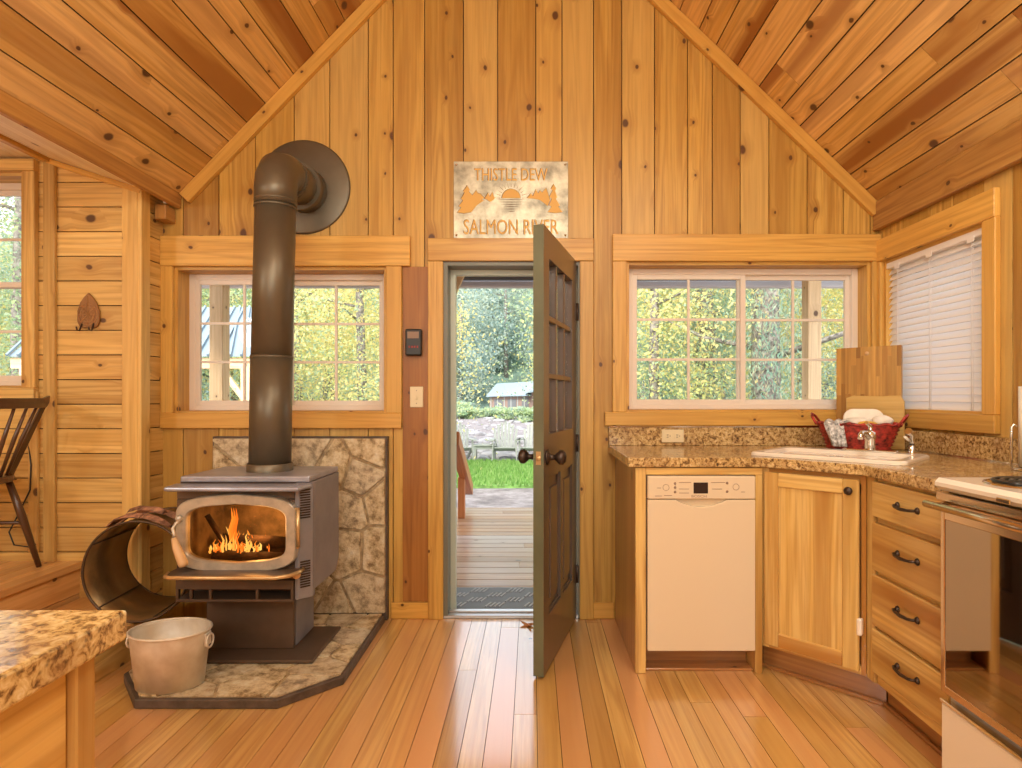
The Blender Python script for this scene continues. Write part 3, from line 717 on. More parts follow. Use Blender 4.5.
# ================================================================== HEARTH AND STOVE
def voronoi_stones(m, outline, to3, t0, t1, n, gap, seed, mind):
    rg = random.Random(seed); xs = [p[0] for p in outline]; ys = [p[1] for p in outline]; pts = []
    tries = 0
    while len(pts) < n and tries < 4000:
        tries += 1
        p = (rg.uniform(min(xs), max(xs)), rg.uniform(min(ys), max(ys)))
        if all(math.hypot(p[0]-q[0], p[1]-q[1]) > mind for q in pts): pts.append(p)
    for p in pts:
        cell = list(outline)
        # shrink outline
        for q in pts:
            if q is p: continue
            dx, dy = q[0]-p[0], q[1]-p[1]; d = math.hypot(dx, dy); dx /= d; dy /= d
            cell = clip(cell, dx, dy, dx*p[0]+dy*p[1]+d/2-gap/2)
            if len(cell) < 3: break
        if len(cell) >= 3 and area2(cell) > .0008:
            h = rg.uniform(-.002, .003); m.prism(cell, to3, t0, t1+h, g=(1, 0, 0), r=(rg.random(), rg.random(), rg.random()))
hp = empty('stone_hearth', (-1.22, 2.67, 0), label='low flagstone hearth pad with clipped corners under the wood stove', cat='hearth')
out = [(-1.675+1.22, YW-.062-2.67), (-1.675+1.22, 2.42-2.67), (-1.49+1.22, 2.21-2.67), (-.955+1.22, 2.21-2.67), (-.765+1.22, 2.40-2.67), (-.765+1.22, YW-.062-2.67)]
m = MB(80); m.prism(out, lambda a, b, t: (a, b, t), 0.001, .036); m.build('slate_rim', 'slate', hp, bevel=.003)
inn = [(a*.965, b*.965 if b < 0 else b) for a, b in out]
m = MB(81); m.prism(inn, lambda a, b, t: (a, b, t), .036, .039); m.build('mortar_bed', 'mortar', hp)
m = MB(82); voronoi_stones(m, inn, lambda a, b, t: (a, b, t), .037, .044, 26, .014, 5, .14); m.build('flagstones', 'stone', hp, bevel=.003)
sp = empty('stone_wall_panel', (-1.22, YW-.001, 0), label='flagstone heat shield panel on the wall behind the stove', cat='stone panel')
s3 = lambda a, b, t: (a, -t, b)
out = [(-.455, .001), (.462, .001), (.462, .965), (-.455, .965)]
m = MB(83); m.prism(out, s3, 0, .036); m.build('backing', 'slate', sp, bevel=.002)
inn = [(-.445, .045), (.452, .045), (.452, .955), (-.445, .955)]
m = MB(84); m.prism(inn, s3, .036, .042); m.build('mortar_bed', 'mortar', sp)
m = MB(85); voronoi_stones(m, inn, s3, .04, .056, 24, .016, 23, .15); m.build('flagstones', 'stone', sp, bevel=.005, seg=2)

SO = Vector((-1.22, 2.66, .044))
sv = empty('wood_stove', SO, label='grey and black steel wood stove with arched glass door, fire burning', cat='wood stove')
def SM(seed=1):
    m = MB(seed); m.xf = Matrix.Translation(-SO); return m
m = SM(); m.box(-1.51, -.925, 2.485, 2.86, .0465, .062); m.build('base_plate', 'stovedark', sv, bevel=.004)
m = SM(); m.box(-1.435, -1.05, 2.60, 2.84, .0625, .325); m.build('pedestal', 'stovedark', sv, bevel=.003)
m = SM(); m.box(-1.0499, -1.047, 2.62, 2.83, .07, .32); m.build('pedestal_side', 'stovegray', sv)
# shell round the fire
m = SM()
m.box(-1.485, -1.47, 2.49, 2.84, .37, .80); m.box(-.985, -.955, 2.49, 2.84, .37, .80); m.box(-1.47, -.985, 2.81, 2.84, .37, .80)
m.box(-1.485, -.955, 2.49, 2.84, .785, .812); m.box(-1.485, -.955, 2.49, 2.84, .37, .40)
m.box(-1.485, -.99, 2.465, 2.492, .745, .80); m.box(-1.485, -.99, 2.465, 2.492, .40, .47); m.box(-1.485, -1.435, 2.465, 2.492, .47, .745); m.box(-1.025, -.99, 2.465, 2.492, .47, .745)
m.build('body', 'stovedark', sv, bevel=.003)
m = SM(); m.box(-1.469, -1.455, 2.50, 2.80, .401, .78); m.box(-1.0, -.986, 2.50, 2.80, .401, .78); m.box(-1.455, -1.0, 2.79, 2.808, .401, .78); m.box(-1.455, -1.0, 2.50, 2.79, .401, .43)
m.build('firebrick_lining', 'firebrick', sv)
for x0, x1 in ((-.9545, -.93), (-1.509, -1.4855)):
    m = SM(); m.prism([(2.53, .35), (2.80, .35), (2.84, .40), (2.84, .812), (2.53, .812)], lambda a, b, t: (t, a, b), x0, x1); m.build('side_panel', 'stovegray', sv, bevel=.002)
# louvred corner column
cp3 = lambda a, b, t: (a, b, t)
m = SM(); m.prism([(-.99, 2.462), (-.975, 2.462), (-.930, 2.505), (-.930, 2.529), (-.99, 2.529)], cp3, .325, .812); m.build('corner_column', 'stovegray', sv, bevel=.002)
for z0, n_ in ((.665, 13), (.375, 11)):
    m = SM()
    for i in range(n_): z = z0+i*.0105; m.bar((-.969, 2.4665, z), (-.938, 2.496, z), .003, .006, up=(0, 0, 1))
    m.build('louvre_slots', 'dark', sv)
m = SM(); m.box(-1.478, -.935, 2.478, 2.85, .813, .838); m.build('top_plate', 'stovetop', sv, bevel=.006, seg=2)
m = SM(); m.prism([(-1.495, 2.39), (-.945, 2.385), (-.93, 2.50), (-1.51, 2.50)], cp3, .787, .806); m.build('hood', 'stovetop', sv, bevel=.008, seg=3)
# arched door
def arch(a, b, n=48, ex=.26, bow=.22):
    P_ = []
    for i in range(n):
        t_ = 2*PI*i/n; c_, s_ = math.cos(t_), math.sin(t_)
        x_ = a*math.copysign(abs(c_)**ex, c_); z_ = b*math.copysign(abs(s_)**ex, s_)*(1-bow*(x_/a)**2)
        P_.append((x_, z_))
    return P_
def ringmesh(m, Po, Pi, c, y0, y1):
    n = len(Po); rows = []
    for P_, y in ((Po, y1), (Po, y0+.005), ([(a*.985, b*.975) for a, b in Po], y0), ([(a*1.02, b*1.03) for a, b in Pi], y0), (Pi, y0+.006), (Pi, y1)):
        rows.append(m.addv([(c[0]+a, y, c[1]+b) for a, b in P_]))
    for k in range(len(rows)-1):
        for j in range(n): m.addf([rows[k]+j, rows[k+1]+j, rows[k+1]+(j+1) % n, rows[k]+(j+1) % n], (1, 0, 0))
dc = (-1.222, .607); ao = arch(.248, .165); ai = arch(.206, .122)
m = SM(); ringmesh(m, ao, ai, dc, 2.428, 2.464); door = m.build('door', 'stovedoor', sv)
m = SM(); P_ = arch(.211, .127); m.prism([(dc[0]+a, dc[1]+b) for a, b in P_], lambda a, b, t: (a, t, b), 2.446, 2.450); m.build('glass', 'stoveglass', door)
m = SM(); m.tube([(-1.446, 2.425, .665), (-1.454, 2.41, .655), (-1.462, 2.40, .635), (-1.452, 2.395, .615), (-1.450, 2.39, .60)], .007, 8); m.sphere((-1.45, 2.425, .672), .016); h = m.build('handle', 'stovedoor', door)
m = SM(); m.tube([(-1.452, 2.392, .60), (-1.438, 2.388, .56), (-1.408, 2.380, .50), (-1.402, 2.378, .487)], [.010, .016, .019, .015], 12); m.build('grip', 'lightwood', h)
m = SM(); m.tube([(-.968, 2.44, .55), (-.968, 2.44, .705)], .008, 8); m.box(-.99, -.965, 2.437, 2.452, .695, .712); m.box(-.99, -.965, 2.437, 2.452, .545, .56); m.build('hinge', 'brass', door)
# ash lip
lip = [(-1.48, 2.47), (-1.478, 2.40), (-1.465, 2.355), (-1.44, 2.34), (-1.02, 2.34), (-.975, 2.365), (-.955, 2.42), (-.955, 2.46)]
m = SM(); m.prism(lip, cp3, .447, .459); lp = m.build('ash_lip', 'stovedark', sv, bevel=.003)
m = SM(); m.tube([(a, b, .453) for a, b in lip[1:]], .0085, 8); m.build('edge_rail', 'brass', lp)
m = SM(); m.sphere((-.972, 2.435, .437), .017, .015, .017); m.tube([(-.972, 2.445, .437), (-.972, 2.47, .437)], .006, 8); m.build('damper_knob', 'lightwood', sv)
m = SM(); m.box(-1.482, -.992, 2.452, 2.60, .318, .330); m.box(-1.482, -.992, 2.452, 2.47, .371, .41); 
for x_ in (-1.482, -1.425, -1.345, -1.15, -1.004): m.box(x_, x_+.012, 2.452, 2.47, .33, .371)
m.box(-1.48, -.992, 2.56, 2.58, .33, .37)
m.build('vent_grille', 'stovedark', sv, bevel=.002)
# logs and fire inside
def fire_log(a, b, r_):
    m = MB(int(r_*1000)); a = Vector(a); b = Vector(b); c_ = (a+b)/2
    m.xf = Matrix.Translation(-c_)
    m.tube([a, a.lerp(b, .3), a.lerp(b, .7), b], [r_*.95, r_, r_*1.04, r_*.9], 10); o = m.build('firewood_log', 'char'); o.location = c_; return o
tag(fire_log((-1.40, 2.60, .462), (-1.06, 2.58, .462), .030), 'charred log at the front of the stove fire', 'log', 'logs burning in the stove')
tag(fire_log((-1.38, 2.70, .467), (-1.04, 2.72, .467), .034), 'charred log at the back of the stove fire', 'log', 'logs burning in the stove')
tag(fire_log((-1.40, 2.66, .53), (-1.10, 2.64, .52), .027), 'charred log lying crosswise on top of the stove fire', 'log', 'logs burning in the stove')
tag(fire_log((-1.41, 2.56, .66), (-1.35, 2.58, .54), .012), 'thin dark stick leaning at the left of the stove fire', 'log')
def flame_mat():
    m, nt = new_mat('flames')
    at = nd(nt, 'ShaderNodeAttribute', attribute_name='rnd'); sr = nd(nt, 'ShaderNodeSeparateXYZ'); lk(nt, at.outputs['Color'], sr.inputs[0])
    c = ramp(nt, sr.outputs[0], [(0, (1.0, .75, .30)), (.5, (1.0, .42, .07)), (1, (.9, .16, .02))])
    e = nd(nt, 'ShaderNodeEmission'); lk(nt, c, e.inputs[0]); e.inputs[1].default_value = 1.9
    o = nd(nt, 'ShaderNodeOutputMaterial'); lk(nt, e.outputs[0], o.inputs[0]); return m
M['flame'] = flame_mat()
rg = random.Random(4); m = MB(90); FO = Vector((-1.30, 2.58, .49)); m.xf = Matrix.Translation(-FO)
for i in range(60):
    x_ = rg.gauss(-1.30, .06) if i % 3 else rg.uniform(-1.41, -1.17); x_ = max(-1.42, min(-1.15, x_)); y_ = rg.uniform(2.555, 2.66)
    h_ = rg.uniform(.02, .055)*(1.6 if abs(x_+1.32) < .05 else 1.0); w_ = rg.uniform(.004, .010); dx = rg.uniform(-.012, .012)
    z_ = .492+rg.uniform(0, .012)
    m.tube([(x_, y_, z_), (x_+dx*.4, y_, z_+h_*.3), (x_-dx*.3, y_, z_+h_*.65), (x_+dx, y_, z_+h_)], [w_*.7, w_, w_*.6, .0006], 6, r=(rg.random()**1.3, 0, 0), flat=.6)
for i in range(3):
    x_ = -1.335+i*.010; m.tube([(x_, 2.62, .53), (x_-.006, 2.62, .58), (x_+.006, 2.62, .63), (x_, 2.62, .68)], [.010, .013, .008, .0008], 6, r=(.7+.1*i, 0, 0), flat=.5)
o = m.build('flames', 'flame'); o.location = FO
tag(o, 'orange flames of the fire burning behind the stove glass', 'fire', kind='stuff')

# stove pipe
PO = Vector((-1.19, 2.68, .838))
sp = empty('stove_pipe', PO, label='tall black stove pipe rising from the stove and elbowing into the wall', cat='stove pipe')
def PM(seed=1):
    m = MB(seed); m.xf = Matrix.Translation(-PO); return m
m = PM(); m.tube([(-1.19, 2.68, .845), (-1.182, 2.68, 1.36)], .090, 36); m.build('lower_pipe', 'pipe', sp)
m = PM(); m.tube([(-1.182, 2.68, 1.355), (-1.164, 2.68, 2.06)], .088, 36); m.build('upper_pipe', 'pipe', sp)
m = PM(); m.lathe([(.098, 0), (.098, .03), (.094, .034)], c=(-1.19, 2.68, .8385), n=36); m.build('collar', 'pipe', sp)
for z, x_, rr in ((1.352, -1.182, .092), (2.03, -1.1650, .092), (2.058, -1.164, .092)):
    m = PM(); m.lathe([(rr-.003, -.005), (rr, -.003), (rr, .003), (rr-.003, .005)], c=(x_, 2.68, z), n=36); m.build('seam_band', 'pipe', sp)
pts = [(-1.164, 2.68, 2.04), (-1.164, 2.68, 2.11), (-1.165, 2.69, 2.16), (-1.167, 2.725, 2.205), (-1.171, 2.79, 2.226), (-1.176, 2.84, 2.232)]
m = PM(); m.tube(pts, .0915, 30); m.build('elbow', 'pipe', sp)
m = PM(); m.tube([(-1.180, 2.82, 2.230), (-1.20, 3.112, 2.262)], .096, 32); m.build('horizontal_pipe', 'pipe', sp)
m = PM(); m.tube([(-1.181, 2.835, 2.231), (-1.1815, 2.855, 2.233)], .101, 32); m.build('seam_band', 'pipe', sp)
m = PM(); m.tube([(-1.198, 3.01, 2.25), (-1.20, 3.112, 2.262)], .118, 32); m.build('sleeve', 'pipe', sp)
m = PM(); m.lathe([(.100, .012), (.24, .008), (.25, .004), (.25, 0)], c=(-1.212, 3.1295, 2.284), axis=(0, -1, 0), n=48, cap0=True); m.build('wall_flange', 'pipe', sp)

# galvanized tub
BO = Vector((-1.425, 2.325, .0445))
bk = empty('metal_tub', BO, label='oval galvanized metal tub standing on the hearth in front of the stove', cat='tub')
m = MB(91); m.lathe([(.001, .008), (.128, .008), (.130, .0), (.134, 0), (.158, .205), (.161, .212), (.156, .214), (.154, .205), (.129, .012), (.001, .012)], sy=.76, n=40); m.build('body', 'galv', bk)
m = MB(92); m.tube([(.160*math.cos(a), .160*.76*math.sin(a), .212) for a in [2*PI*i/40 for i in range(40)]], .0055, 8, closed=True); m.build('rim', 'galv', bk)
for s_ in (-1, 1):
    m = MB(93); m.box(s_*.153, s_*.161, -.022, .022, .15, .20); e_ = m.build('ear', 'galv', bk, bevel=.002)
    m = MB(94); m.tube([(s_*(.166), .026*math.cos(a), .168+.026*math.sin(a)) for a in [2*PI*i/18 for i in range(18)]], .004, 6, closed=True); m.build('ring_handle', 'galv', e_)

bk.scale = (.94, .94, 1)
# log hoop
A_ = Vector((-1.745, 2.60, .402)); B_ = Vector((-1.775, 2.92, .402)); ax = (B_-A_); Lh = ax.length; HR = .2225
hoop = empty('log_hoop', (A_.x, A_.y, .1755), label='large round bronze log hoop on the low step left of the stove', cat='log holder')
HO = Vector((A_.x, A_.y, .1755))
def HM(seed=1):
    m = MB(seed); m.xf = Matrix.Translation(-HO); return m
m = HM(); m.lathe([(HR, 0), (HR, Lh), (HR-.004, Lh), (HR-.004, 0), (HR, 0)], c=A_, axis=ax, n=64); m.build('shell', 'ring', hoop)
q = ax.normalized().to_track_quat('Z', 'Y').to_matrix()
for c_ in (A_, B_):
    m = HM(); m.tube([c_+q @ Vector(((HR-.001)*math.cos(a), (HR-.001)*math.sin(a), 0)) for a in [2*PI*i/56 for i in range(56)]], .0055, 6, closed=True); m.build('rim', 'ringedge', hoop)
for a in (R(150), R(250), R(35), R(315)):
    p_ = q @ Vector(((HR-.007)*math.cos(a), (HR-.007)*math.sin(a), 0)); m = HM(); m.tube([A_+p_, B_+p_], .0035, 6); m.build('seam_rod', 'ringedge', hoop)
# bark slabs on the hoop
rg = random.Random(3)
names = ['front left', 'front right', 'back left', 'back right', 'topmost']
for i, (da, dy, le) in enumerate(((-.06, .07, .19), (.05, .06, .20), (-.055, .17, .2), (.06, .18, .19), (.005, .12, .17))):
    c_ = Vector((-1.775+da, 2.575+dy+.02, .402+math.sqrt(HR**2-(da*1.0)**2)+.010+(.022 if i == 4 else 0)))
    m = MB(200+i); ang = rg.uniform(-.25, .25)+(-.12); 
    n_ = 7; rows = []
    for k in range(n_+1):
        u_ = k/n_-.5; w_ = .035*(1-abs(u_)*.7)*rg.uniform(.8, 1.15)
        x_ = u_*le
        dz_ = -(da+x_)**2/(2*HR)*1.0+da*da/(2*HR)
        rows.append(m.addv([(x_, -w_, dz_+rg.uniform(-.003, .003)), (x_, 0, dz_+.016+rg.uniform(-.004, .004)), (x_, w_, dz_+rg.uniform(-.003, .003)), (x_, 0, dz_-.001)]))
    for k in range(n_):
        for j in range(4): m.addf([rows[k]+j, rows[k]+(j+1) % 4, rows[k+1]+(j+1) % 4, rows[k+1]+j], (1, 0, 0))
    m.addf([rows[0]+j for j in (3, 2, 1, 0)], (1, 0, 0)); m.addf([rows[-1]+j for j in range(4)], (1, 0, 0))
    o = m.build('bark_slab', 'bark', loc=c_, rot=(0, 0, ang))
    tag(o, 'reddish bark slab on top of the log hoop, the %s one' % names[i], 'bark', 'bark slabs on the log hoop')

# ================================================================== KITCHEN
def part(pname, mat, parent, boxes, off=None, bevel=.002, seed=None, label=None):
    m = MB(seed if seed is not None else random.Random(pname+str(boxes[0])).randint(0, 9999))
    if off is not None: m.xf = Matrix.Translation(-Vector(off))
    for b in boxes: m.box(*b)
    o = m.build(pname, mat, parent, bevel=bevel)
    if label: o['label'] = label
    return o
# end cabinet round the dishwasher
co = (.70, 2.81, 0)
c = empty('base_cabinet', co, label='open-fronted wooden base cabinet holding the dishwasher at the counter end', cat='cabinet')
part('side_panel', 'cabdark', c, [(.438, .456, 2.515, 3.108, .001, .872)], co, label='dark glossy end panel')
part('face_frame', 'cab', c, [(.438, .482, 2.495, 2.514, .001, .872), (.482, .975, 2.495, 2.514, .842, .872), (.944, .975, 2.495, 2.514, .001, .842)], co)
part('toe_board', 'cabdark', c, [(.482, .944, 2.60, 2.615, .001, .10), (.482, .944, 2.52, 2.60, .001, .012)], co)
part('inner_panel', 'cab', c, [(.946, .962, 2.515, 3.10, .001, .872)], co)
co = (.7125, 2.80, 0)
d = empty('dishwasher', (co[0], co[1], .102), label='narrow cream dishwasher with a small black display', cat='dishwasher')
off = (co[0], co[1], .102)
part('body', 'bisque', d, [(.487, .938, 2.52, 3.06, .105, .838)], off)
pts = [(.486, .103), (.939, .103), (.939, .739)]
for i in range(13):
    t_ = i/12; x_ = .82-(.82-.605)*t_; pts.append((x_, .739-.030*math.sin(PI*t_)**.8 if 0 < t_ < 1 else .739))
pts.append((.486, .739))
m = MB(300); m.xf = Matrix.Translation(-Vector(off)); m.prism(pts, lambda a, b, t: (a, t, b), 2.478, 2.519); m.build('door', 'bisque', d, bevel=.004, seg=2)
part('handle_recess', 'bisque', d, [(.60, .825, 2.500, 2.5195, .70, .741)], off)
pn = part('control_panel', 'bisque', d, [(.486, .939, 2.476, 2.519, .742, .839)], off, bevel=.004)
yq = 2.4755
def dp(x, y): p = px(x, y, 2.476); return p.x, p.z
x0, z1 = dp(693.5, 482.5); x1, z0 = dp(708, 493.5)
part('display', 'navy', pn, [(x0, x1, yq-.001, yq+.001, z0, z1)], off)
for (x, y) in ((675, 483.5), (675, 487.5), (675, 492), (727, 483), (727, 491.5)):
    m = MB(301); m.xf = Matrix.Translation(-Vector(off)); a, b = dp(x, y); m.lathe([(.0055, 0), (.0055, .0015), (.001, .0015)], c=(a, 2.476, b), axis=(0, -1, 0), n=12); m.build('button', 'inkgrey', pn)
for (x, y) in ((666, 487.5), (736, 487)):
    m = MB(302); m.xf = Matrix.Translation(-Vector(off)); a, b = dp(x, y); m.tube([(a+.013*math.cos(t), 2.4755, b+.013*math.sin(t)) for t in [2*PI*i/20 for i in range(20)]], .0009, 4, closed=True); m.build('dial_ring', 'inkgrey', pn)
for (xa, xb, y) in ((679, 691, 482.5), (711, 725, 482.5), (679, 689, 489), (679, 689, 493), (712, 722, 489), (657, 661, 488), (741, 745, 492), (664, 672, 495.5), (655, 662, 496)):
    m = MB(302); m.xf = Matrix.Translation(-Vector(off)); a, b = dp(xa, y); a2, _ = dp(xb, y); m.box(a, a2, 2.4750, 2.4765, b-.0012, b+.0012); m.build('printed_mark', 'inkgrey', pn)
a, b = dp(699, 496.4); text_mesh('BOSCH', .016, 'inkgrey', pn, Vector((a, 2.4755, b))-Vector(off), (R(90), 0, 0), sx=1.25, ext=.0004, name='lettering')

# diagonal sink cabinet
ca = empty('base_cabinet', (.975, 2.514, 0), R(-45), label='diagonal corner cabinet with one wooden door under the sink', cat='cabinet')
W_ = .418
m = MB(310); m.box(0.003, .035, 0, .018, .115, .872, g=(0, 0, 1)); m.box(W_-.030, W_-.012, 0, .018, .115, .872, g=(0, 0, 1)); m.box(.035, W_-.03, 0, .018, .84, .872); m.box(.035, W_-.03, 0, .018, .115, .15); m.build('face_frame', 'cab', ca, bevel=.001)
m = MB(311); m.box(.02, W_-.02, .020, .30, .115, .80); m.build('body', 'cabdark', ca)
m = MB(312); m.box(-.02, W_+.04, .065, .085, .001, .114); m.box(-.03, W_+.03, .050, .065, .001, .016); m.build('toe_kick', 'cabdark', ca, bevel=.002)
dw0, dw1, dz0, dz1 = .022, .385, .132, .857
m = MB(313); st_ = .058
m.box(dw0, dw0+st_, -.020, -.001, dz0, dz1, g=(0, 0, 1)); m.box(dw1-st_, dw1, -.020, -.001, dz0, dz1, g=(0, 0, 1)); m.box(dw0+st_, dw1-st_, -.020, -.001, dz1-st_, dz1); m.box(dw0+st_, dw1-st_, -.020, -.001, dz0, dz0+st_)
dd = m.build('door', 'cab', ca, bevel=.003)
m = MB(318); m.box(dw0+st_-.004, dw1-st_+.004, -.009, -.003, dz0+st_-.004, dz1-st_+.004, g=(0, 0, 1)); m.build('inset_panel', 'cab', dd)
m = MB(314); m.lathe([(.007, 0), (.007, .012), (.015, .018), (.016, .025), (.010, .030), (.001, .031)], c=(.355, -.020, .815), axis=(0, -1, 0), n=16, cap0=True); m.build('knob', 'iron', dd)
m = MB(315); m.box(.378, .398, -.028, -.001, .27, .335); o = m.build('safety_latch', 'white', ca, bevel=.007, seg=2); o['label'] = 'small white child safety latch'

# drawer cabinet on the right
co = (1.55, 1.98, 0)
c = empty('drawer_cabinet', co, label='wooden cabinet of four stacked drawers between corner cabinet and stove range', cat='cabinet')
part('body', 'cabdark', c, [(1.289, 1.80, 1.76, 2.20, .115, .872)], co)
part('face_frame', 'cab', c, [(1.262, 1.289, 2.1735, 2.224, .115, .872), (1.272, 1.288, 1.757, 2.172, .855, .872), (1.272, 1.288, 1.757, 1.775, .115, .855), (1.272, 1.288, 1.775, 2.172, .115, .17), (1.272, 1.288, 1.775, 2.172, .705, .745), (1.272, 1.288, 1.775, 2.172, .51, .545), (1.272, 1.288, 1.775, 2.172, .315, .34)], co, bevel=.001)
part('toe_kick', 'cabdark', c, [(1.345, 1.36, 1.757, 2.23, .001, .114), (1.33, 1.345, 1.757, 2.24, .001, .016)], co)
for (z0, z1, zp_) in ((.733, .862, .80), (.537, .712, .635), (.335, .520, .445), (.160, .322, .250)):
    m = MB(int(z0*1000)); m.xf = Matrix.Translation(-Vector(co)); m.box(1.250, 1.271, 1.772, 2.172, z0, z1, g=(0, 1, 0)); dwr = m.build('drawer', 'cab', c, bevel=.004, seg=2)
    m = MB(5); m.xf = Matrix.Translation(-Vector(co)); yc = 1.965
    for s_ in (-1, 1): m.lathe([(.012, 0), (.010, .005), (.005, .009)], c=(1.25, yc+s_*.052, zp_), axis=(-1, 0, 0), n=12, cap0=True)
    m.tube([(1.248, yc-.052, zp_), (1.234, yc-.050, zp_), (1.228, yc-.035, zp_-.002), (1.226, yc, zp_-.004), (1.228, yc+.035, zp_-.002), (1.234, yc+.050, zp_), (1.248, yc+.052, zp_)], [.004, .005, .005, .0065, .005, .005, .004], 8)
    m.build('pull', 'iron', dwr)

# worktop
CT0, CT1 = .876, .916
wk = empty('countertop', (1.2, 2.8, CT0), label='speckled brown laminate countertop running round the corner under the windows', cat='countertop')
WO = Vector((1.2, 2.8, CT0))
ol = [(.405, 2.48), (.965, 2.48), (1.24, 2.205), (1.24, 1.747), (1.838, 1.747), (1.838, 3.128), (.405, 3.128)]
m = MB(320); m.xf = Matrix.Translation(-WO); m.prism(ol, cp3, CT0, CT1); m.build('top', 'granite', wk, bevel=.004, seg=2)
m = MB(321); m.xf = Matrix.Translation(-WO); m.box(.405, 1.838, 3.108, 3.1285, CT1+.0005, 1.012); m.box(1.818, 1.8385, 1.747, 3.1075, CT1+.0005, 1.012); m.build('backsplash', 'granite', wk, bevel=.002)
m = MB(322); m.xf = Matrix.Translation(-WO); m.box(.405, 1.838, 3.106, 3.1287, 1.0125, 1.018); m.box(1.812, 1.8175, 1.747, 3.1, CT1+.0005, CT1+.006); o = m.build('edge_strip', 'chrome', wk); o['label'] = 'thin metal edge strip'

# corner sink
SC = Vector((1.31, 2.53, CT1))
sk = empty('kitchen_sink', SC, R(-45), label='white enamel drop-in sink set diagonally in the corner of the countertop', cat='sink')
hw, hd = .30, .21
def rrect(a, b, r_, n=6):
    P_ = []
    for cx_, cy_, a0 in ((a-r_, b-r_, 0), (-a+r_, b-r_, 90), (-a+r_, -b+r_, 180), (a-r_, -b+r_, 270)):
        for i in range(n+1): t_ = R(a0+90*i/n); P_.append((cx_+r_*math.cos(t_), cy_+r_*math.sin(t_)))
    return P_
def rings_mesh(m, rings):
    n = len(rings[0][0]); rows = [m.addv([(a, b+dy, z) for a, b in P_]) for P_, z, dy in rings]
    for k in range(len(rows)-1):
        for j in range(n): m.addf([rows[k]+j, rows[k]+(j+1) % n, rows[k+1]+(j+1) % n, rows[k+1]+j], (1, 0, 0), smooth=False)
    m.addf([rows[-1]+j for j in range(n)], (1, 0, 0))
m = MB(330)
rings_mesh(m, [(rrect(hw, hd, .04), .0008, 0), (rrect(hw, hd, .04), .010, 0), (rrect(hw-.008, hd-.008, .035), .016, 0), (rrect(hw-.04, hd-.055, .05), .016, -.025), (rrect(hw-.05, hd-.065, .05), .006, -.025), (rrect(hw-.055, hd-.07, .05), .0015, -.025)])
m.build('basin', 'white', sk)
m = MB(331); m.lathe([(.03, 0), (.03, .002), (.02, .003), (.001, .0025)], c=(0, -.025, .0016), n=20); m.build('drain', 'chrome', sk)
# faucet and sprayer
FX = Vector((1.475, 2.575, CT1+.0165))
fc = empty('kitchen_faucet', FX, R(-45), label='chrome faucet with a low spout on the sink deck, before the red basket', cat='faucet')
m = MB(332); m.prism(rrect(.11, .022, .02), cp3, 0, .010); m.build('base_plate', 'chrome', fc, bevel=.003)
m = MB(333); m.lathe([(.022, .010), (.020, .05), (.024, .06), (.022, .085), (.001, .095)], n=20); m.build('body', 'chrome', fc)
m = MB(334); m.tube([(0, -.01, .06), (0, -.06, .085), (0, -.11, .088), (0, -.13, .078), (0, -.135, .062)], [.012, .011, .010, .010, .011], 12); m.build('spout', 'chrome', fc)
m = MB(335); m.tube([(0, 0, .09), (0, .01, .108), (-.002, -.045, .128)], [.010, .008, .007], 10); m.build('lever', 'chrome', fc)
sy = empty('sink_sprayer', (1.612, 2.503, CT1+.0008), label='chrome side sprayer at the right end of the sink', cat='sprayer')
m = MB(336); m.lathe([(.020, 0), (.020, .006), (.013, .012), (.013, .05)], n=16, cap0=True); m.build('base', 'chrome', sy)
m = MB(337); m.tube([(0, 0, .05), (0, 0, .075), (-.008, -.01, .098), (-.035, -.03, .112)], [.010, .012, .013, .015], 12); m.build('spray_head', 'chrome', sy)
m = MB(338); m.tube([(-.010, -.008, .066), (-.035, -.022, .078), (-.05, -.03, .088)], [.005, .006, .005], 8); m.build('trigger', 'white', sy)

# red basket with its contents
BC = Vector((1.565, 2.835, CT1+.001))
bs = empty('red_basket', BC, R(-38), label='oval red wicker basket of dish things behind the sink', cat='basket')
m = MB(340); prof = [(.001, .004), (.085, .004), (.086, 0)]
for i in range(15): h_ = i/14; prof.append((.086+.030*h_+(.006 if i % 2 else 0), .003+.122*h_))
prof += [(.114, .126), (.086, .02), (.001, .012)]
m.lathe(prof, sx=1.50, sy=.82, n=40); m.build('body', 'red', bs)
m = MB(341); m.tube([(.119*1.5*math.cos(a), .119*.82*math.sin(a), .126+.004*math.sin(a*14)) for a in [2*PI*i/60 for i in range(60)]], .007, 8, closed=True); m.build('rim', 'red', bs)
for s_ in (-1, 1):
    m = MB(342); m.tube([(s_*.172, -.05, .122), (s_*.196, -.035, .160), (s_*.204, 0, .172), (s_*.196, .035, .160), (s_*.172, .05, .122)], .006, 8); m.build('handle', 'red', bs)
def place_in(root, loc): return BC+Matrix.Rotation(R(-38), 3, 'Z') @ Vector(loc)
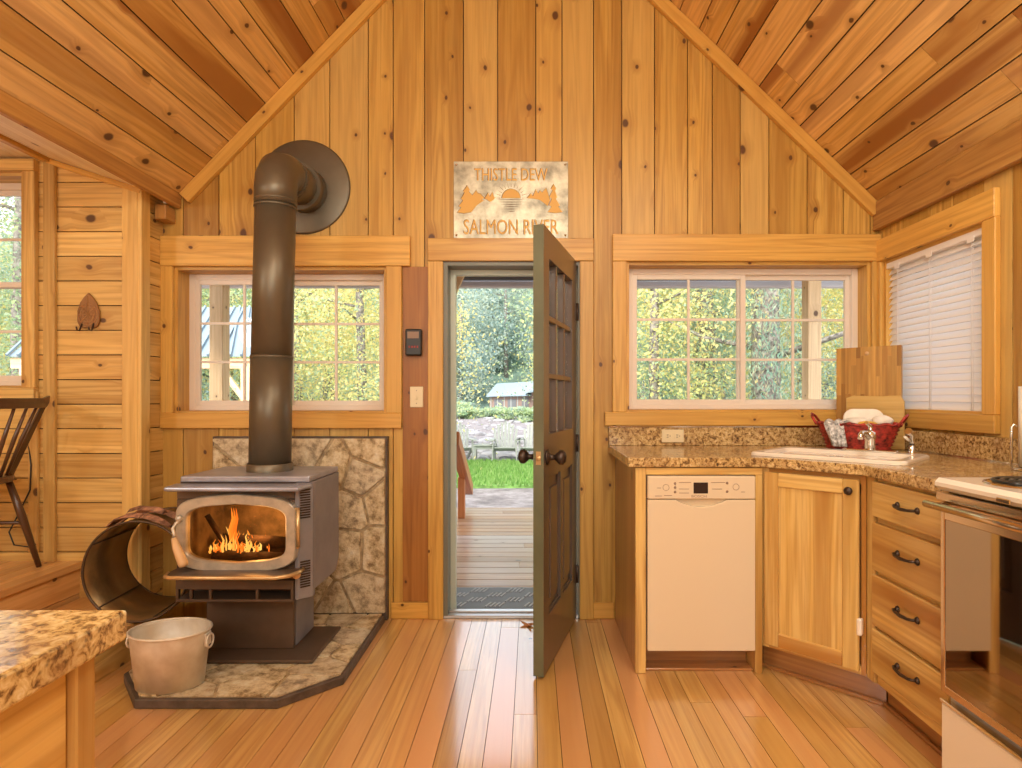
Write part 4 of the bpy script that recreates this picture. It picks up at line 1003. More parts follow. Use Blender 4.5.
# white lid-like tray standing in basket
m = MB(343); 
m.prism(rrect(.088, .062, .045), lambda a, b, t: (a, t, b+.062), -.007, .007)
tr = m.build('white_tray', 'towel', bevel=.004, seg=2, loc=place_in(bs, (.02, .045, .075)), rot=(R(-12), 0, R(-20)))
tag(tr, 'rounded white tray standing up in the red basket', 'tray')
def blob(mname, mat, c, rx, ry, rz, seed, rough=.25, rotz=0):
    m = MB(seed); rg_ = random.Random(seed); n, k = 22, 12; rows = []
    for i in range(k+1):
        ph = PI*i/k; 
        row = []
        for j in range(n):
            th = 2*PI*j/n; f = 1+rough*math.sin(3*th+seed+2*ph)*math.sin(ph)+rough*.6*math.sin(7*th+3*ph*seed)*math.sin(ph)
            row.append((rx*math.sin(ph)*math.cos(th)*f, ry*math.sin(ph)*math.sin(th)*f, -rz*math.cos(ph)*(1+rough*.4*math.sin(4*th)*math.sin(ph))))
        rows.append(m.addv(row))
    for i in range(k):
        for j in range(n): m.addf([rows[i]+j, rows[i]+(j+1) % n, rows[i+1]+(j+1) % n, rows[i+1]+j], (1, 0, 0), smooth=True)
    return m.build(mname, mat, loc=c, rot=(0, 0, rotz))
tag(blob('cloth', 'towel', place_in(bs, (-.005, .0, .128)), .075, .045, .030, 3), 'crumpled white cloth heaped in the middle of the red basket', 'cloth')
tag(blob('sponge', 'yellowcloth', place_in(bs, (.045, -.045, .128)), .045, .022, .014, 5, .1), 'yellow sponge at the front of the red basket', 'sponge')
tag(blob('cloth', 'towel', place_in(bs, (.10, .02, .142)), .045, .035, .028, 7, .12), 'small folded white cloth at the right end of the red basket', 'cloth')
# dish towel draped over the basket's left front
m = MB(345); rg = random.Random(9); n_, k_ = 10, 12; rows = []
cnt = [(-.085, .01, .138), (-.085, -.04, .144), (-.085, -.08, .143), (-.088, -.108, .128), (-.082, -.112, .10), (-.074, -.110, .07), (-.066, -.114, .045), (-.060, -.118, .022)]
for i, (x_, y_, z_) in enumerate(cnt):
    row = []
    for j in range(n_+1):
        u_ = j/n_-.5; w_ = .095-.004*i
        row.append((x_+u_*w_, y_+.008*math.sin(u_*16+i*.5)+u_*u_*.05, z_+.006*math.sin(u_*13)*(1 if i < 4 else 0)))
    rows.append(m.addv(row))
for i in range(len(cnt)-1):
    for j in range(n_): m.addf([rows[i]+j, rows[i]+j+1, rows[i+1]+j+1, rows[i+1]+j], (1, 0, 0), smooth=True)
o = m.build('dish_towel', 'towelgrey', loc=BC, rot=(0, 0, R(-38))); sd = o.modifiers.new('s', 'SOLIDIFY'); sd.thickness = .005; sd.offset = 1
tag(o, 'grey and white patterned dish towel draped over the front of the red basket', 'dish towel')
# cutting board in the corner
a_ = Vector((1.607, 3.098)); b_ = Vector((1.808, 2.878)); dv = (b_-a_); Lb = dv.length; ang = math.atan2(dv.y, dv.x)
cb = empty('cutting_board', (a_.x, a_.y, CT1+.001), ang, label='tall butcher block cutting board standing in the corner behind the basket', cat='cutting board')
m = MB(350); rg = random.Random(12); x_ = 0
while x_ < Lb-.001:
    w_ = min(rg.uniform(.018, .03), Lb-x_); z_ = 0
    if Lb-x_-w_ < .01: w_ = Lb-x_
    while z_ < .508:
        h_ = min(rg.uniform(.12, .34), .508-z_)
        if .508-z_-h_ < .04: h_ = .508-z_
        m.box(x_, x_+w_-.0003, -.022, 0, z_, z_+h_-.0003, g=(0, 0, 1)); z_ += h_
    x_ += w_
m.build('board', 'butcher', cb)
m = MB(351); m.lathe([(.010, 0), (.010, .001), (.001, .001)], c=(Lb*.49, -.0222, .475), axis=(0, -1, 0), n=14); m.build('hanging_hole', 'lightwood', cb)
# second smaller board in front
sb2 = empty('cutting_board', (a_.x+.015, a_.y-.060, CT1+.001), ang, label='smaller pale board leaning on the tall butcher block board', cat='cutting board')
m = MB(352); x_ = 0; P2 = [(.0, 0), (.262, 0), (.262, .235), (.245, .262), (.20, .262), (.17, .258), (.03, .262), (0, .25)]
m.prism(P2, lambda a, b, t: (a, -t, b), 0, .014, g=(1, 0, 0)); m.build('board', 'cab', sb2, bevel=.003)

# blind on the right window
bl = empty('window_blind', (XR-.003, 3.075, 1.10), R(-90), label='lowered white slatted blind on the right-hand window', cat='window blind')
m = MB(360); m.box(.0, .683, .004, .045, .735, .775); m.build('headrail', 'blind', bl, bevel=.003)
m = MB(361)
for i in range(23): z_ = .035+i*.0312; m.bar((.006, .028, z_), (.677, .028, z_), .040, .0028, up=(0, -math.sin(R(58)), math.cos(R(58)))[0:3])
m.build('slats', 'blind', bl)
m = MB(362); m.box(.004, .679, .012, .036, .002, .018); m.build('bottom_rail', 'blind', bl, bevel=.002)
for x_ in (.10, .34, .60):
    m = MB(363); m.tube([(x_, .006, .01), (x_, .006, .74)], .0016, 5); m.tube([(x_+.012, .005, .012), (x_+.012, .005, .74)], .001, 5); m.build('cord', 'blind', bl)
    m = MB(364); m.box(x_-.02, x_+.02, .0005, .004, .72, .745); m.build('clip', 'blind', bl)

# range
RO = Vector((1.52, 1.44, 0)); RX = 1.205; RYf = 1.743; RYn = 1.135
rn = empty('kitchen_range', RO, label='white electric range with mirror-dark oven door at the right edge', cat='stove')
part('body', 'white', rn, [(RX+.03, 1.80, RYn, RYf, .02, .898)], RO, bevel=.003)
part('cooktop', 'white', rn, [(RX-.022, 1.81, RYn-.004, RYf+.002, .899, .934)], RO, bevel=.012)
part('vent_trim', 'chromewarm', rn, [(RX-.012, RX+.03, RYn, RYf, .868, .892)], RO)
zb, zt = .305, .862
od = part('oven_door', 'chromewarm', rn, [(RX, RX+.028, RYf-.018, RYf-.002, zb, zt), (RX, RX+.028, RYn+.002, RYn+.018, zb, zt), (RX, RX+.028, RYn+.018, RYf-.018, zb, zb+.022), (RX, RX+.028, RYn+.018, RYf-.018, zt-.05, zt)], RO, bevel=.002)
part('glass', 'ovenglass', od, [(RX+.003, RX+.020, RYn+.017, RYf-.017, zb+.021, zt-.049)], RO, bevel=0)
m = MB(370); m.xf = Matrix.Translation(-RO); m.tube([(RX-.05, RYn+.03, .858), (RX-.05, RYf-.012, .858)], .011, 12)
for y_ in (RYn+.05, RYf-.03): m.tube([(RX-.05, y_, .858), (RX+.002, y_, .852)], .009, 10)
m.build('handle', 'chromewarm', od)
sd = part('storage_drawer', 'white', rn, [(RX+.002, RX+.028, RYn+.002, RYf-.002, .04, .272)], RO, bevel=.004)
part('trim_strip', 'chrome', sd, [(RX-.003, RX+.02, RYn+.002, RYf-.002, .273, .284)], RO)
for (x_, y_, r_) in ((1.34, 1.575, .098), (1.64, 1.575, .075), (1.64, 1.30, .098), (1.34, 1.30, .075)):
    m = MB(371); m.xf = Matrix.Translation(-RO); m.lathe([(r_+.012, 0), (r_+.010, .004), (r_, .002), (.02, -.0), (.001, 0)], c=(x_, y_, .9345), n=28); bu = m.build('burner', 'chrome', rn)
    m = MB(372); m.xf = Matrix.Translation(-RO); P_ = []
    for i in range(90): t_ = i/89; a_2 = t_*2*PI*3.6; rr = .022+(r_-.028)*t_; P_.append((x_+rr*math.cos(a_2), y_+rr*math.sin(a_2), .943))
    m.tube(P_, .0048, 6); m.build('coil', 'black', bu)
part('control_panel', 'white', rn, [(1.745, 1.812, RYn-.002, RYf, .935, 1.09)], RO, bevel=.008)
m = MB(373); m.xf = Matrix.Translation(-RO)
for i in range(5):
    m = MB(373); m.xf = Matrix.Translation(-RO); m.lathe([(.018, 0), (.016, .018), (.001, .02)], c=(1.745, 1.22+i*.11, 1.02), axis=(-1, 0, 0), n=14); m.build('knob', 'black', rn)
o = part('vent_clip', 'chrome', rn, [(RX-.027, RX-.0225, 1.455, 1.50, .903, .915)], RO)

# paper towel stand
pt = empty('paper_towel_holder', (1.74, 2.03, CT1+.001), label='white paper towel roll on a chrome stand beside the range', cat='paper towel holder')
m = MB(380); m.lathe([(.07, 0), (.07, .006), (.001, .008)], n=28, cap0=True); m.tube([(0, 0, .006), (0, 0, .31)], .005, 8); m.sphere((0, 0, .315), .009); m.build('stand', 'chrome', pt)
m = MB(381); m.tube([(-.058, .04, .004), (-.058, .04, .15), (-.052, .036, .158), (-.046, .032, .15)], .004, 8); m.build('tension_arm', 'chrome', pt)
m = MB(382); m.lathe([(.02, .012), (.052, .012), (.052, .29), (.02, .29), (.02, .012)], n=28); m.build('roll', 'paper', pt)

# near counter bottom left
io = (-.9, .1, 0)
ic = empty('island_cabinet', io, label='wooden island cabinet in the near left corner under a speckled top', cat='cabinet')
part('side_panel', 'cab', ic, [(-.535, -.52, -.55, .66, .001, .874)], io, seed=5)
part('corner_post', 'cab', ic, [(-.545, -.510, .661, .69, .001, .874)], io, seed=8)
part('body', 'cabdark', ic, [(-1.3, -.536, -.55, .66, .001, .874)], io)
it = MB(383); it.xf = Matrix.Translation(-Vector((-.9, .1, .876))); it.prism([(-1.32, -.58), (-.488, -.58), (-.488, .713), (-1.32, .713)], cp3, .876, .912)
o = it.build('countertop', 'granite', bevel=.004, seg=2); o.location = (-.9, .1, .876)
tag(o, 'speckled brown laminate island top in the near left corner', 'countertop')

# ================================================================== ALCOVE CHAIR (faces -X)
CO = Vector((-2.59, 2.61, .3545))
ch = empty('windsor_chair', CO, R(0), label='dark brown spindle-back wooden chair on the raised alcove floor', cat='chair')
def seatshape(n=28):
    P_ = []
    for i in range(n):
        t_ = 2*PI*i/n; c_, s_ = math.cos(t_), math.sin(t_)
        P_.append((.215*math.copysign(abs(c_)**.75, c_), .215*math.copysign(abs(s_)**.8, s_)*(1+.06*(-c_))))
    return P_
m = MB(390); m.prism(seatshape(), cp3, .425, .455); m.build('seat', 'walnut', ch, bevel=.009, seg=3)
for sx_, sy_ in ((-1, -1), (-1, 1), (1, -1), (1, 1)):
    m = MB(391); m.tube([(sx_*.15, sy_*.14, .43), (sx_*.185, sy_*.175, .25), (sx_*.232, sy_*.215, .001)], [.014, .0175, .011], 12); m.build('leg', 'walnut', ch)
for s_ in (-1, 1):
    m = MB(392); m.tube([(-.19, s_*.182, .22), (0, s_*.182, .222), (.192, s_*.182, .22)], [.008, .011, .008], 8); m.build('stretcher', 'walnut', ch)
m = MB(392); m.tube([(0, -.182, .222), (0, .182, .222)], .009, 8); m.build('stretcher', 'walnut', ch)
# back: crest at the top leans to +X
N = 7
for i in range(N):
    t_ = (i/(N-1)-.5)*2; y0 = t_*.165; x0 = .185-.05*t_*t_; y1 = t_*.235; x1 = .285-.045*t_*t_
    if i in (0, N-1):
        m = MB(393); m.bar((x0, y0, .45), (x1, y1, .78), .040, .014, up=(1, 0, 0), w2=.028, t2=.012); m.build('back_post', 'walnut', ch, bevel=.003)
    else:
        m = MB(394); m.tube([(x0, y0, .45), ((x0+x1)/2, (y0+y1)/2, .62), (x1, y1, .775)], [.0065, .009, .006], 8); m.build('spindle', 'walnut', ch)
m = MB(395); rows = []
for k in range(17):
    t_ = (k/16-.5)*2; y_ = t_*.262; x_ = .292-.055*t_*t_; z0 = .765+.004*t_*t_; z1 = .812+.012*max(0, abs(t_)-.75)*4
    if abs(t_) > .93: z0 += .02
    rows.append(m.addv([(x_-.009, y_, z0), (x_+.009, y_, z0), (x_+.014, y_, z1), (x_-.004, y_, z1)]))
for k in range(16):
    for j in range(4): m.addf([rows[k]+j, rows[k+1]+j, rows[k+1]+(j+1) % 4, rows[k]+(j+1) % 4], (0, 1, 0))
m.addf([rows[0]+j for j in range(4)], (0, 1, 0)); m.addf([rows[-1]+j for j in (3, 2, 1, 0)], (0, 1, 0))
m.build('crest_rail', 'walnut', ch, bevel=.002)
ch.rotation_euler = (0, 0, R(4))

# dry leaf at the threshold
LO = Vector((-.02, 3.02, .001)); m = MB(396); P_ = []
for i in range(10): a = 2*PI*i/10; rr = .055 if i % 2 == 0 else .018; P_.append((rr*math.cos(a), rr*.8*math.sin(a)))
c0 = m.addv([(0, 0, .012)]); rr_ = m.addv([(a, b, .002+.018*(i % 2 == 0)*(i % 4 == 0)) for i, (a, b) in enumerate(P_)])
for i in range(10): m.addf([c0, rr_+i, rr_+(i+1) % 10], (1, 0, 0))
m.tube([(0, 0, .012), (.03, -.03, .02), (.05, -.055, .012)], .0015, 5)
o = m.build('dry_leaf', 'leafdry', loc=LO); s_ = o.modifiers.new('s', 'SOLIDIFY'); s_.thickness = .001
tag(o, 'curled dry brown leaf on the floor at the door threshold', 'leaf')

# ================================================================== OUTSIDE
DZ = -.06
mb = MB(400)
planks(mb, [[(-4.5, 3.28), (4.5, 3.28), (4.5, 6.6), (-4.5, 6.6)]], 'a', bounds(3.28, 6.6, .14, .145, 3), lambda a, b, t: (a, b, DZ+t), -.035, 0, lens=(2, 4), groove=.011, seed=71, g=(1, 0, 0))
mb.box(-4.5, 4.5, 3.3, 6.55, -.25, DZ-.05, m=1)
tag(mb.build('deck', ['deck', 'dark']), kind='structure')
# porch roof, beams, posts
m = MB(401); m.box(-3.1, 5, 3.3, 5.3, 2.42, 2.50); m.build('porch_roof', 'porch'); tag(bpy.data.objects['porch_roof'], kind='structure')
m = MB(402); m.box(-3.1, 5, 4.86, 5.0, 2.24, 2.42); tag(m.build('porch_beam', 'porch', bevel=.004), kind='structure')
m = MB(403); m.box(-3.1, 5, 5.26, 5.30, 2.22, 2.42); tag(m.build('porch_fascia', 'soffit'), kind='structure')
m = MB(404); m.box(-3.1, 5, 5.301, 5.39, 2.165, 2.225); tag(m.build('porch_gutter', 'gutter', bevel=.01), kind='structure')
for i, x_ in enumerate((-2.61, -.82, 2.335)):
    m = MB(405+i); m.box(x_-.055, x_+.055, 4.87, 4.99, DZ, 2.239); o = m.build('porch_post', 'porch', bevel=.004); tag(o, kind='structure')
m = MB(409); m.bar((-.765, 4.93, 1.82), (-.57, 4.93, 2.235), .05, .05, up=(0, 1, 0)); tag(m.build('porch_brace', 'porch'), kind='structure')
# doormat
dm = empty('door_mat', (-.16, 3.60, DZ), label='grey rubber doormat with ribbed blocks on the deck outside the door', cat='doormat')
m = MB(410); m.box(-.36, .36, -.19, .19, .001, .012); m.build('base', 'mat', dm, bevel=.003)
m = MB(411)
for i in range(6):
    for j in range(4):
        if (i+j) % 2: continue
        for k in range(4): x_ = -.34+i*.114+k*.026; y_ = -.17+j*.087; m.bar((x_, y_, .014), (x_+.03, y_+.07, .014), .011, .004)
m.build('ribs', 'matlight', dm)
# stair handrail down from the deck
hr = empty('stair_handrail', (-.68, 6.0, DZ), label='reddish wooden stair handrail sloping down from the deck edge', cat='handrail')
HRO = Vector((-.68, 6.0, DZ)); m = MB(412); m.xf = Matrix.Translation(-HRO)
m.bar((-.655, 4.95, .83), (-.72, 6.75, .12), .09, .12); m.build('top_rail', 'rail', hr, bevel=.004)
m = MB(413); m.xf = Matrix.Translation(-HRO); m.box(-.755, -.685, 6.0, 6.07, DZ+.001, .36); m.build('post', 'rail', hr, bevel=.003)

# ground
def gz(y): 
    pts = [(3, -.45), (10.5, -.5), (15.5, -.5), (30, -.9), (46, -.95), (57, -.35), (72, -.2), (95, 14), (130, 40)]
    for (a, b), (c_, d_) in zip(pts, pts[1:]):
        if a <= y <= c_: return b+(d_-b)*(y-a)/(c_-a)
    return pts[0][1] if y < 3 else pts[-1][1]
rg = random.Random(77)
def sheet(name, x0, x1, ys, nx, mat, amp, dz=0.0):
    m = MB(3); rows = []
    for y in ys: rows.append(m.addv([(x0+(x1-x0)*i/nx, y, gz(y)+dz+rg.uniform(-amp, amp)) for i in range(nx+1)]))
    for k in range(len(ys)-1):
        for i in range(nx): m.addf([rows[k]+i, rows[k]+i+1, rows[k+1]+i+1, rows[k+1]+i], (1, 0, 0))
    return tag(m.build(name, mat), kind='structure')
sheet('ground', -60, 60, [3.35, 4, 6, 8, 9, 10, 10.6, 12, 14, 16, 18, 20, 22, 24, 26, 28, 30, 33, 36, 40, 44, 48, 52, 56, 60, 66, 72], 90, 'ground', .04)
sheet('hillside', -110, 110, [71, 76, 82, 88, 95, 105, 118, 130], 40, 'hill', .6)
# lawn
m = MB(420); m.box(-5, 5, 10.8, 14.9, -.55, -.43); 
lawn = m.build('ground_lawn', 'grass'); tag(lawn, kind='structure')
m = MB(421); rg = random.Random(5)
for i in range(9000):
    x_ = rg.uniform(-2.6, 1.6); y_ = rg.uniform(10.75, 14.9); h_ = rg.uniform(.05, .12); a = rg.uniform(0, PI); w_ = .02
    i0 = m.addv([(x_-w_*math.cos(a), y_-w_*math.sin(a), -.44), (x_+w_*math.cos(a), y_+w_*math.sin(a), -.44), (x_+rg.uniform(-.04, .04), y_+rg.uniform(-.04, .04), -.44+h_)])
    m.addf([i0, i0+1, i0+2], (0, 0, 1), (rg.random(), 0, 0))
tag(m.build('grass', 'grassblade'), 'short bright green grass of the lawn beyond the deck', 'grass', kind='stuff')
# river stones
m = MB(422); rg = random.Random(6)
for i in range(700):
    y_ = 15.5+44*rg.random()**1.4; x_ = rg.uniform(-.35, .12)*y_*.9; r_ = rg.uniform(.08, .28)*(1+.01*y_)
    m.sphere((x_, y_, gz(y_)+.02), r_*rg.uniform(.8, 1.4), r_, r_*.45, n=7, k=4)
M['rock'] = plain('river_rock', (.31, .30, .31), .8, nscale=1.5, namt=.3)
tag(m.build('river_stones', 'rock'), 'pale grey stones strewn over the river bar beyond the lawn', 'stones', kind='stuff')

# adirondack chairs and low table
def adirondack(loc, rz, label):
    r_ = empty('adirondack_chair', loc, rz, label, 'garden chair', 'white garden chairs on the lawn edge')
    m = MB(430)
    for i in range(7): t_ = i-3; m.bar((t_*.075, .10, .32), (t_*.098, .42, 1.02-.022*t_*t_), .066, .02, up=(0, -1, 0))
    m.build('backrest', 'whiteout', r_)
    m = MB(431)
    for i in range(5): m.bar((-.27, -.28+i*.085, .38-i*.025), (.27, -.28+i*.085, .38-i*.025), .072, .02)
    m.build('seat', 'whiteout', r_)
    for s_ in (-1, 1):
        m = MB(432); m.box(s_*.27, s_*.40, -.35, .32, .56, .585); m.build('armrest', 'whiteout', r_)
        m = MB(433); m.box(s_*.29, s_*.32, -.32, -.22, .0, .56); m.build('leg', 'whiteout', r_)
        m = MB(434); m.bar((s_*.29, -.30, .36), (s_*.29, .50, .02), .025, .10, up=(0, 0, 1)); m.build('leg', 'whiteout', r_)
    return r_
def gp(x, Y): return Vector(((x-CX)*Y/F, Y, gz(Y)+.02))
adirondack(gp(505, 15.3), R(0), 'white slat-back garden chair beyond the lawn, in full view through the doorway')
adirondack(gp(533, 15.3), R(-10), 'white slat-back garden chair partly hidden by the open door edge')
adirondack(gp(459, 15.3), R(16), 'white slat-back garden chair at the left side of the doorway view')
lt = empty('low_garden_table', gp(485, 15.3), R(0), 'low white slatted garden table between the garden chairs', 'garden table')
m = MB(440)
for i in range(5): m.box(-.3, .3, -.25+i*.1, -.16+i*.1, .42, .445)
m.build('tabletop', 'whiteout', lt)
for sx_ in (-1, 1):
    for sy_ in (-1, 1): m = MB(441); m.box(sx_*.22, sx_*.27, sy_*.16, sy_*.21, 0, .42); m.build('leg', 'whiteout', lt)
m = MB(442); m.box(-.27, .27, -.2, -.18, .33, .42); m.build('apron', 'whiteout', lt)

# far cabin
FC = gp(520, 62); FC.z = -.36
fb = empty('far_cabin', FC, R(0), 'small brown cabin with pale metal roof across the river', 'cabin')
m = MB(450); m.box(-3.2, 1.2, 0, 5, 0, 1.9, g=(0, 0, 1)); m.box(1.2, 6, -1.2, 5, 0, 2.1, g=(0, 0, 1)); m.build('wall', 'farwall', fb)
m = MB(451); i = m.addv([(-3.5, -.5, 1.75), (1.6, -.5, 1.85), (2.6, 2.4, 3.4), (-2.6, 2.4, 3.1), (-3.5, -.5, 1.65), (1.6, -.5, 1.75), (2.6, 2.4, 3.3), (-2.6, 2.4, 3.0)])
for q_ in ((0, 1, 2, 3), (7, 6, 5, 4), (0, 4, 5, 1), (1, 5, 6, 2), (2, 6, 7, 3), (3, 7, 4, 0)): m.addf([i+k for k in q_])
m.bar((.6, -1.5, 2.0), (3.6, -1.5, 3.2), 2.9, .12, up=(-.37, 0, .93)); m.bar((3.6, -1.5, 3.2), (6.6, -1.5, 2.0), 2.9, .12, up=(.37, 0, .93)); m.build('roof', 'roofmetal', fb)
m = MB(452); m.prism([(1.2, 2.1), (6, 2.1), (3.6, 3.05)], lambda a, b, t: (a, -1.2+t, b), -.01, .1); m.build('gable', 'farwall', fb)
for x_, y_, z_, w_, h_ in ((-2.7, -.02, .3, .9, 1.1), (-1.3, -.02, .3, .9, 1.1), (2.7, -1.23, .9, 1.0, .9), (.2, -.02, .0, .7, 1.6)):
    m = MB(453); m.box(x_, x_+w_, y_-.03, y_+.05, z_, z_+h_); m.build('window', 'farwin', fb)
m = MB(454)
for k in range(6): m.box(-3.1+k*.7, -3.0+k*.7, -.06, 0, 0, 1.8)
m.build('trim_boards', 'whiteout', fb)

# shed with ribbed metal roof seen in the left window
sh = empty('garden_shed', (-5.2, 9.2, -.45), label='open timber shed with ribbed pale metal roof outside the left window', cat='shed')
SHO = Vector((-5.2, 9.2, -.45))
m = MB(460); m.xf = Matrix.Translation(-SHO)
i = m.addv([(-8.0, 9.0, 1.80), (-4.1, 9.0, 1.80), (-4.75, 10.3, 2.75), (-8.0, 10.3, 2.75)]); m.addf([i, i+1, i+2, i+3])
for k in range(24):
    x_ = -8.0+k*.17
    if x_ > -4.15: break
    xt = min(x_, -4.75) if x_ < -4.75 else -4.75
    m.bar((x_, 8.98, 1.82), (x_-.25 if x_ < -4.6 else x_-.5, 10.3, 2.77), .03, .03)
o = m.build('roof', 'roofmetal', sh); 
m = MB(461); m.xf = Matrix.Translation(-SHO); m.box(-8, -4.15, 9.05, 9.17, 1.62, 1.78); m.build('beam', 'porch', sh)
for x_ in (-4.4, -7.8):
    m = MB(462); m.xf = Matrix.Translation(-SHO); m.box(x_-.07, x_+.07, 9.05, 9.17, -.45, 1.62); m.build('post', 'porch', sh)
m = MB(463); m.xf = Matrix.Translation(-SHO); m.bar((-4.4, 9.11, 1.1), (-4.8, 9.11, 1.62), .08, .06, up=(0, 1, 0)); m.build('brace', 'porch', sh)

# ------------------------------------------------------------------ trees
def leaf_cloud(m, c, rx, rz, n, size, rg, droop=0.0, clusters=14, lift=0.0):
    cl = []
    for i in range(clusters):
        th = rg.uniform(0, 2*PI); ph = math.acos(rg.uniform(-.9, 1)); rr = rg.uniform(.35, 1)
        cl.append((c[0]+rx*rr*math.sin(ph)*math.cos(th), c[1]+rx*rr*math.sin(ph)*math.sin(th), c[2]+rz*rr*math.cos(ph), rg.uniform(.22, .42), rg.random()))
    for i in range(n):
        k = cl[rg.randrange(clusters)]
        x = k[0]+rg.gauss(0, rx*k[3]*.6); y = k[1]+rg.gauss(0, rx*k[3]*.6); z = k[2]+rg.gauss(0, rz*k[3]*.5)-droop*rg.random()
        s = size*rg.uniform(.5, 1.3); a = Vector((rg.gauss(0, 1), rg.gauss(0, 1), rg.gauss(0, 1)-(2 if droop else 0))).normalized(); b = a.orthogonal().normalized()
        b = (Matrix.Rotation(rg.uniform(0, 6.28), 3, a) @ b); p = Vector((x, y, z)); L = s*(2.2 if droop else 1)
        i0 = m.addv([p-a*L, p+b*s*.55, p+a*L, p-b*s*.55]); col_ = min(1, max(0, k[4]*.6+rg.random()*.45))
        m.addf([i0, i0+1, i0+2, i0+3], (0, 0, 1), (col_, 0, 0))
def trunk(m, h, r_, rg, branches=8, lean=0):
    m.tube([(0, 0, -.3), (lean*.3, .02, h*.35), (lean*.6, 0, h*.7), (lean, 0, h)], [r_*1.2, r_, r_*.75, r_*.3], 9)
    for i in range(branches):
        z = h*rg.uniform(.18, .9); a = rg.uniform(0, 2*PI); L = h*rg.uniform(.18, .32)
        m.tube([(lean*z/h, 0, z), (lean*z/h+L*.6*math.cos(a), L*.6*math.sin(a), z+L*.15), (lean*z/h+L*math.cos(a), L*math.sin(a), z+L*.35)], [r_*.28, r_*.18, r_*.05], 5)
def make_tree(name, kind, h, rx, rz, zc, n, size, leafm, tr, seed, clusters=16, droop=0, branches=8):
    rg = random.Random(seed); r_ = empty(name, (0, 0, 0))
    m = MB(seed); trunk(m, h, tr, rg, branches, rg.uniform(-.4, .4)); m.build('trunk', 'treebark', r_)
    m = MB(seed); leaf_cloud(m, (0, 0, zc), rx, rz, n, size, rg, droop, clusters); m.build('foliage', leafm, r_)
    return r_
def place(root, loc, rz, s, label, cat='tree', group=None):
    root.location = loc; root.rotation_euler = (0, 0, rz); root.scale = (s, s, s); root['label'] = label; root['category'] = cat
    if group: root['group'] = group
    elif 'group' in root: del root['group']
    return root
nearY = make_tree('maple_tree', 'm', 6.5, 2.4, 3.2, 3.3, 20000, .040, 'leafyellow', .10, 3, 34)
nearG = make_tree('broadleaf_tree', 'b', 7, 2.5, 3.6, 3.4, 18000, .042, 'leafgreen', .13, 5, 34)
midB = make_tree('hillside_tree', 'h', 12, 4.2, 6.5, 6.5, 11000, .17, 'leafblue', .25, 7, 40)
midY = make_tree('autumn_tree', 'a', 10, 3.8, 5, 5.5, 9000, .16, 'leafyellow', .22, 9, 36)
con = make_tree('fir_tree', 'c', 11, 1.5, 5.4, 4.6, 16000, .026, 'leaffir', .26, 11, 40, droop=.4, branches=16)
for o_ in ():pass
def at(px_, Y): return Vector(((px_-CX)*Y/F, Y, gz(Y)-.1))
L_ = [  # near trees that fill the windows
 (nearY, 655, 13, 'yellow-leaved maple left in the kitchen window view'),
 (nearG, 625, 17, 'green broadleaf tree just right of the doorway outside'),
 (con, 752+15, 11.5, 'thick-trunked fir standing behind the middle of the kitchen window'),
 (con, 705, 15, 'drooping green fir in the left half of the kitchen window'),
 (nearY, 800, 17, 'yellow-green maple behind the right half of the kitchen window'),
 (nearY, 870, 14, 'maple with dark stem at the right end of the kitchen window'),
 (nearG, 940, 16, 'green tree past the right end of the kitchen window'),
 (nearY, 365, 12.5, 'yellow maple in the right pane of the left window'),
 (nearY, 300, 15, 'yellow maple directly behind the stove pipe outside'),
 (nearG, 330, 19, 'green broadleaf tree low behind the left window'),
 (nearY, 235, 17, 'yellow maple behind the timber shed outside'),
 (nearG, 180, 14, 'green tree at the far left edge of the left window'),
 (nearY, 110, 15, 'yellow maple further left, outside beyond the shed'),
 (nearG, 20, 12, 'green tree outside the alcove window'),
 (nearY, -60, 14, 'yellow maple outside the alcove window, left of the green tree'),
 (nearY, 335, 21, 'yellow maple left of the doorway outside'),
 (nearG, 720, 21, 'green tree far behind the fir in the kitchen window'),
 (nearY, 595, 26, 'small yellow maple outside hidden mostly by the open door'),
]
rg = random.Random(8); used = {}
for (proto, x_, Y, lab) in L_:
    t = proto if proto.name not in used else copy_tree(proto)
    used[proto.name] = 1
    place(t, at(x_, Y), rg.uniform(0, 6), rg.uniform(.95, 1.12)*(1.15 if Y > 15 else 1), lab, 'tree', 'trees near the cabin windows')
# the forest on the far hillside
first = {midB.name: True, midY.name: True}; k_ = 0
for row, (Y, n) in enumerate(((70, 15), (78, 15), (88, 15), (98, 15))):
    for i in range(n):
        px_ = -90+(i+rg.uniform(-.3, .3)+(.5 if row % 2 else 0))*82
        proto = midY if (k_ % 6 == 1 and not 430 < px_ < 540) else midB; k_ += 1
        t = proto if first.get(proto.name) else copy_tree(proto); first[proto.name] = False
        y_ = Y+rg.uniform(-2, 2); s = rg.uniform(1.0, 1.35)
        if row == 0 and 470 < px_ < 560: s *= .8; y_ += 4
        if proto is midB: place(t, at(px_, y_), rg.uniform(0, 6), s, 'blue-green forest tree on the hillside across the river', 'tree', 'blue-green trees of the far hillside')
        else: place(t, at(px_, y_), rg.uniform(0, 6), s, 'yellowing forest tree on the hillside across the river', 'tree', 'yellow trees of the far hillside')
# riverbank bushes before the far cabin
bp = empty('riverbank_bush', (0, 0, 0)); m = MB(5); leaf_cloud(m, (0, 0, .5), 1.3, .6, 1500, .14, random.Random(2), 0, 14); m.build('foliage', 'leafgreen', bp)
m = MB(6); trunk(m, .9, .05, random.Random(3), 5); m.build('stem', 'treebark', bp)
for i in range(16):
    t = bp if i == 0 else copy_tree(bp)
    X_ = (420+i*12+rg.uniform(-4, 4)); y_ = 52+rg.uniform(-3, 5)
    place(t, at(X_, y_), rg.uniform(0, 6), rg.uniform(.7, 1.15), 'low green bush along the far river bank', 'bush', 'bushes on the far river bank')

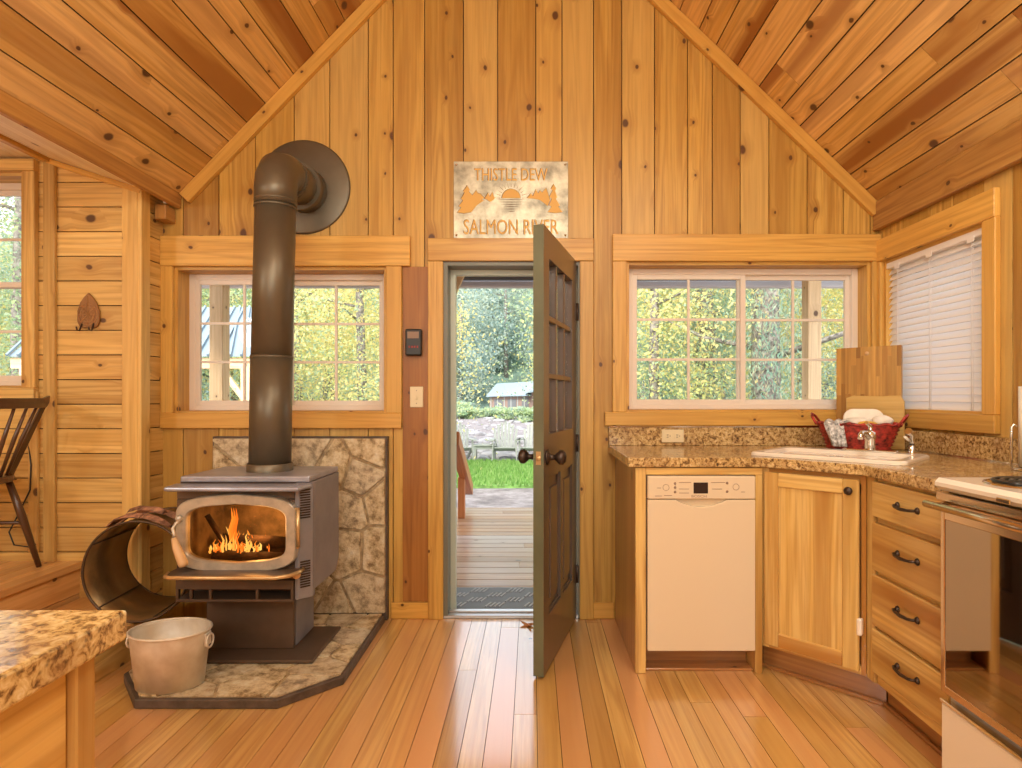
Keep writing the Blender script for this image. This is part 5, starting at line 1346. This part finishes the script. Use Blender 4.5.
# ================================================================== LIGHT, SKY, CAMERA
w = bpy.data.worlds.new('sky'); scene.world = w; w.use_nodes = True; nt = w.node_tree; nt.nodes.clear()
sky = nd(nt, 'ShaderNodeTexSky'); sky.sky_type = 'NISHITA'; sky.sun_elevation = R(42); sky.sun_rotation = R(200); sky.sun_disc = False; sky.dust_density = 3.0; sky.air_density = 1.0
bgn = nd(nt, 'ShaderNodeBackground'); bgn.inputs[1].default_value = WORLD_STR if 'WORLD_STR' in globals() else .68
mx_ = mixc(nt, .72, sky.outputs[0], (4.2, 4.3, 4.4))
lk(nt, mx_, bgn.inputs[0]); o_ = nd(nt, 'ShaderNodeOutputWorld'); lk(nt, bgn.outputs[0], o_.inputs[0])
def light(name, typ, loc, rot, energy, color, size=None, sy=None, ang=None, r=None):
    l = bpy.data.lights.new(name, typ); l.energy = energy; l.color = color
    if typ == 'AREA': l.shape = 'RECTANGLE'; l.size = size; l.size_y = sy or size
    if ang is not None: l.angle = ang
    if r is not None: l.shadow_soft_size = r
    o = bpy.data.objects.new(name, l); col.objects.link(o); o.location = loc; o.rotation_euler = rot; return o
light('sun', 'SUN', (0, -10, 20), (R(52), 0, R(-24)), 2.9, (1, .95, .86), ang=R(6))
for i_, y_ in enumerate((-1.5, .3)): light('room_fill', 'POINT', (-.1, y_, 2.75), (0, 0, 0), 48, (1, .98, .84), r=.28)  # added points that fill the room and ceiling, no known fixtures
light('rear_fill', 'AREA', (-.2, -2.45, 1.9), (R(90), 0, 0), 66, (1, 1, .92), 3.0, 1.8)  # added fill from behind the camera; the rear wall has no window
light('alcove_fill', 'POINT', (-3.3, -.6, 1.95), (0, 0, 0), 62, (1, 1, .94), r=.2)  # added to brighten the alcove, stands for no known lamp
light('kitchen_fill', 'AREA', (.9, 1.2, 2.75), (0, 0, 0), 16, (1, .98, .86), .5, .5)  # added soft fill over the kitchen, no fixture there
light('ember_glow', 'POINT', (-1.22, 2.62, .60), (0, 0, 0), 2.0, (1, .62, .30), r=.05)

cam = bpy.data.cameras.new('camera'); cam.sensor_width = 36; cam.lens = F/1022*36; cam.shift_x = -(CX-511)/1022; cam.shift_y = (CY-384)/1022; cam.clip_end = 400
co_ = bpy.data.objects.new('camera', cam); col.objects.link(co_); co_.location = (0, 0, CAMZ); co_.rotation_euler = (R(90), 0, 0); scene.camera = co_
vs = scene.view_settings; vs.view_transform = 'Standard'; vs.look = 'None'; vs.gamma = 1; vs.use_curve_mapping = False; vs.exposure = 0.03
try:
    scene.cycles.max_bounces = 10; scene.cycles.diffuse_bounces = 5; scene.cycles.transparent_max_bounces = 16; scene.cycles.caustics_reflective = False; scene.cycles.caustics_refractive = False
    scene.cycles.sample_clamp_indirect = 6; scene.cycles.use_denoising = True
except Exception: pass
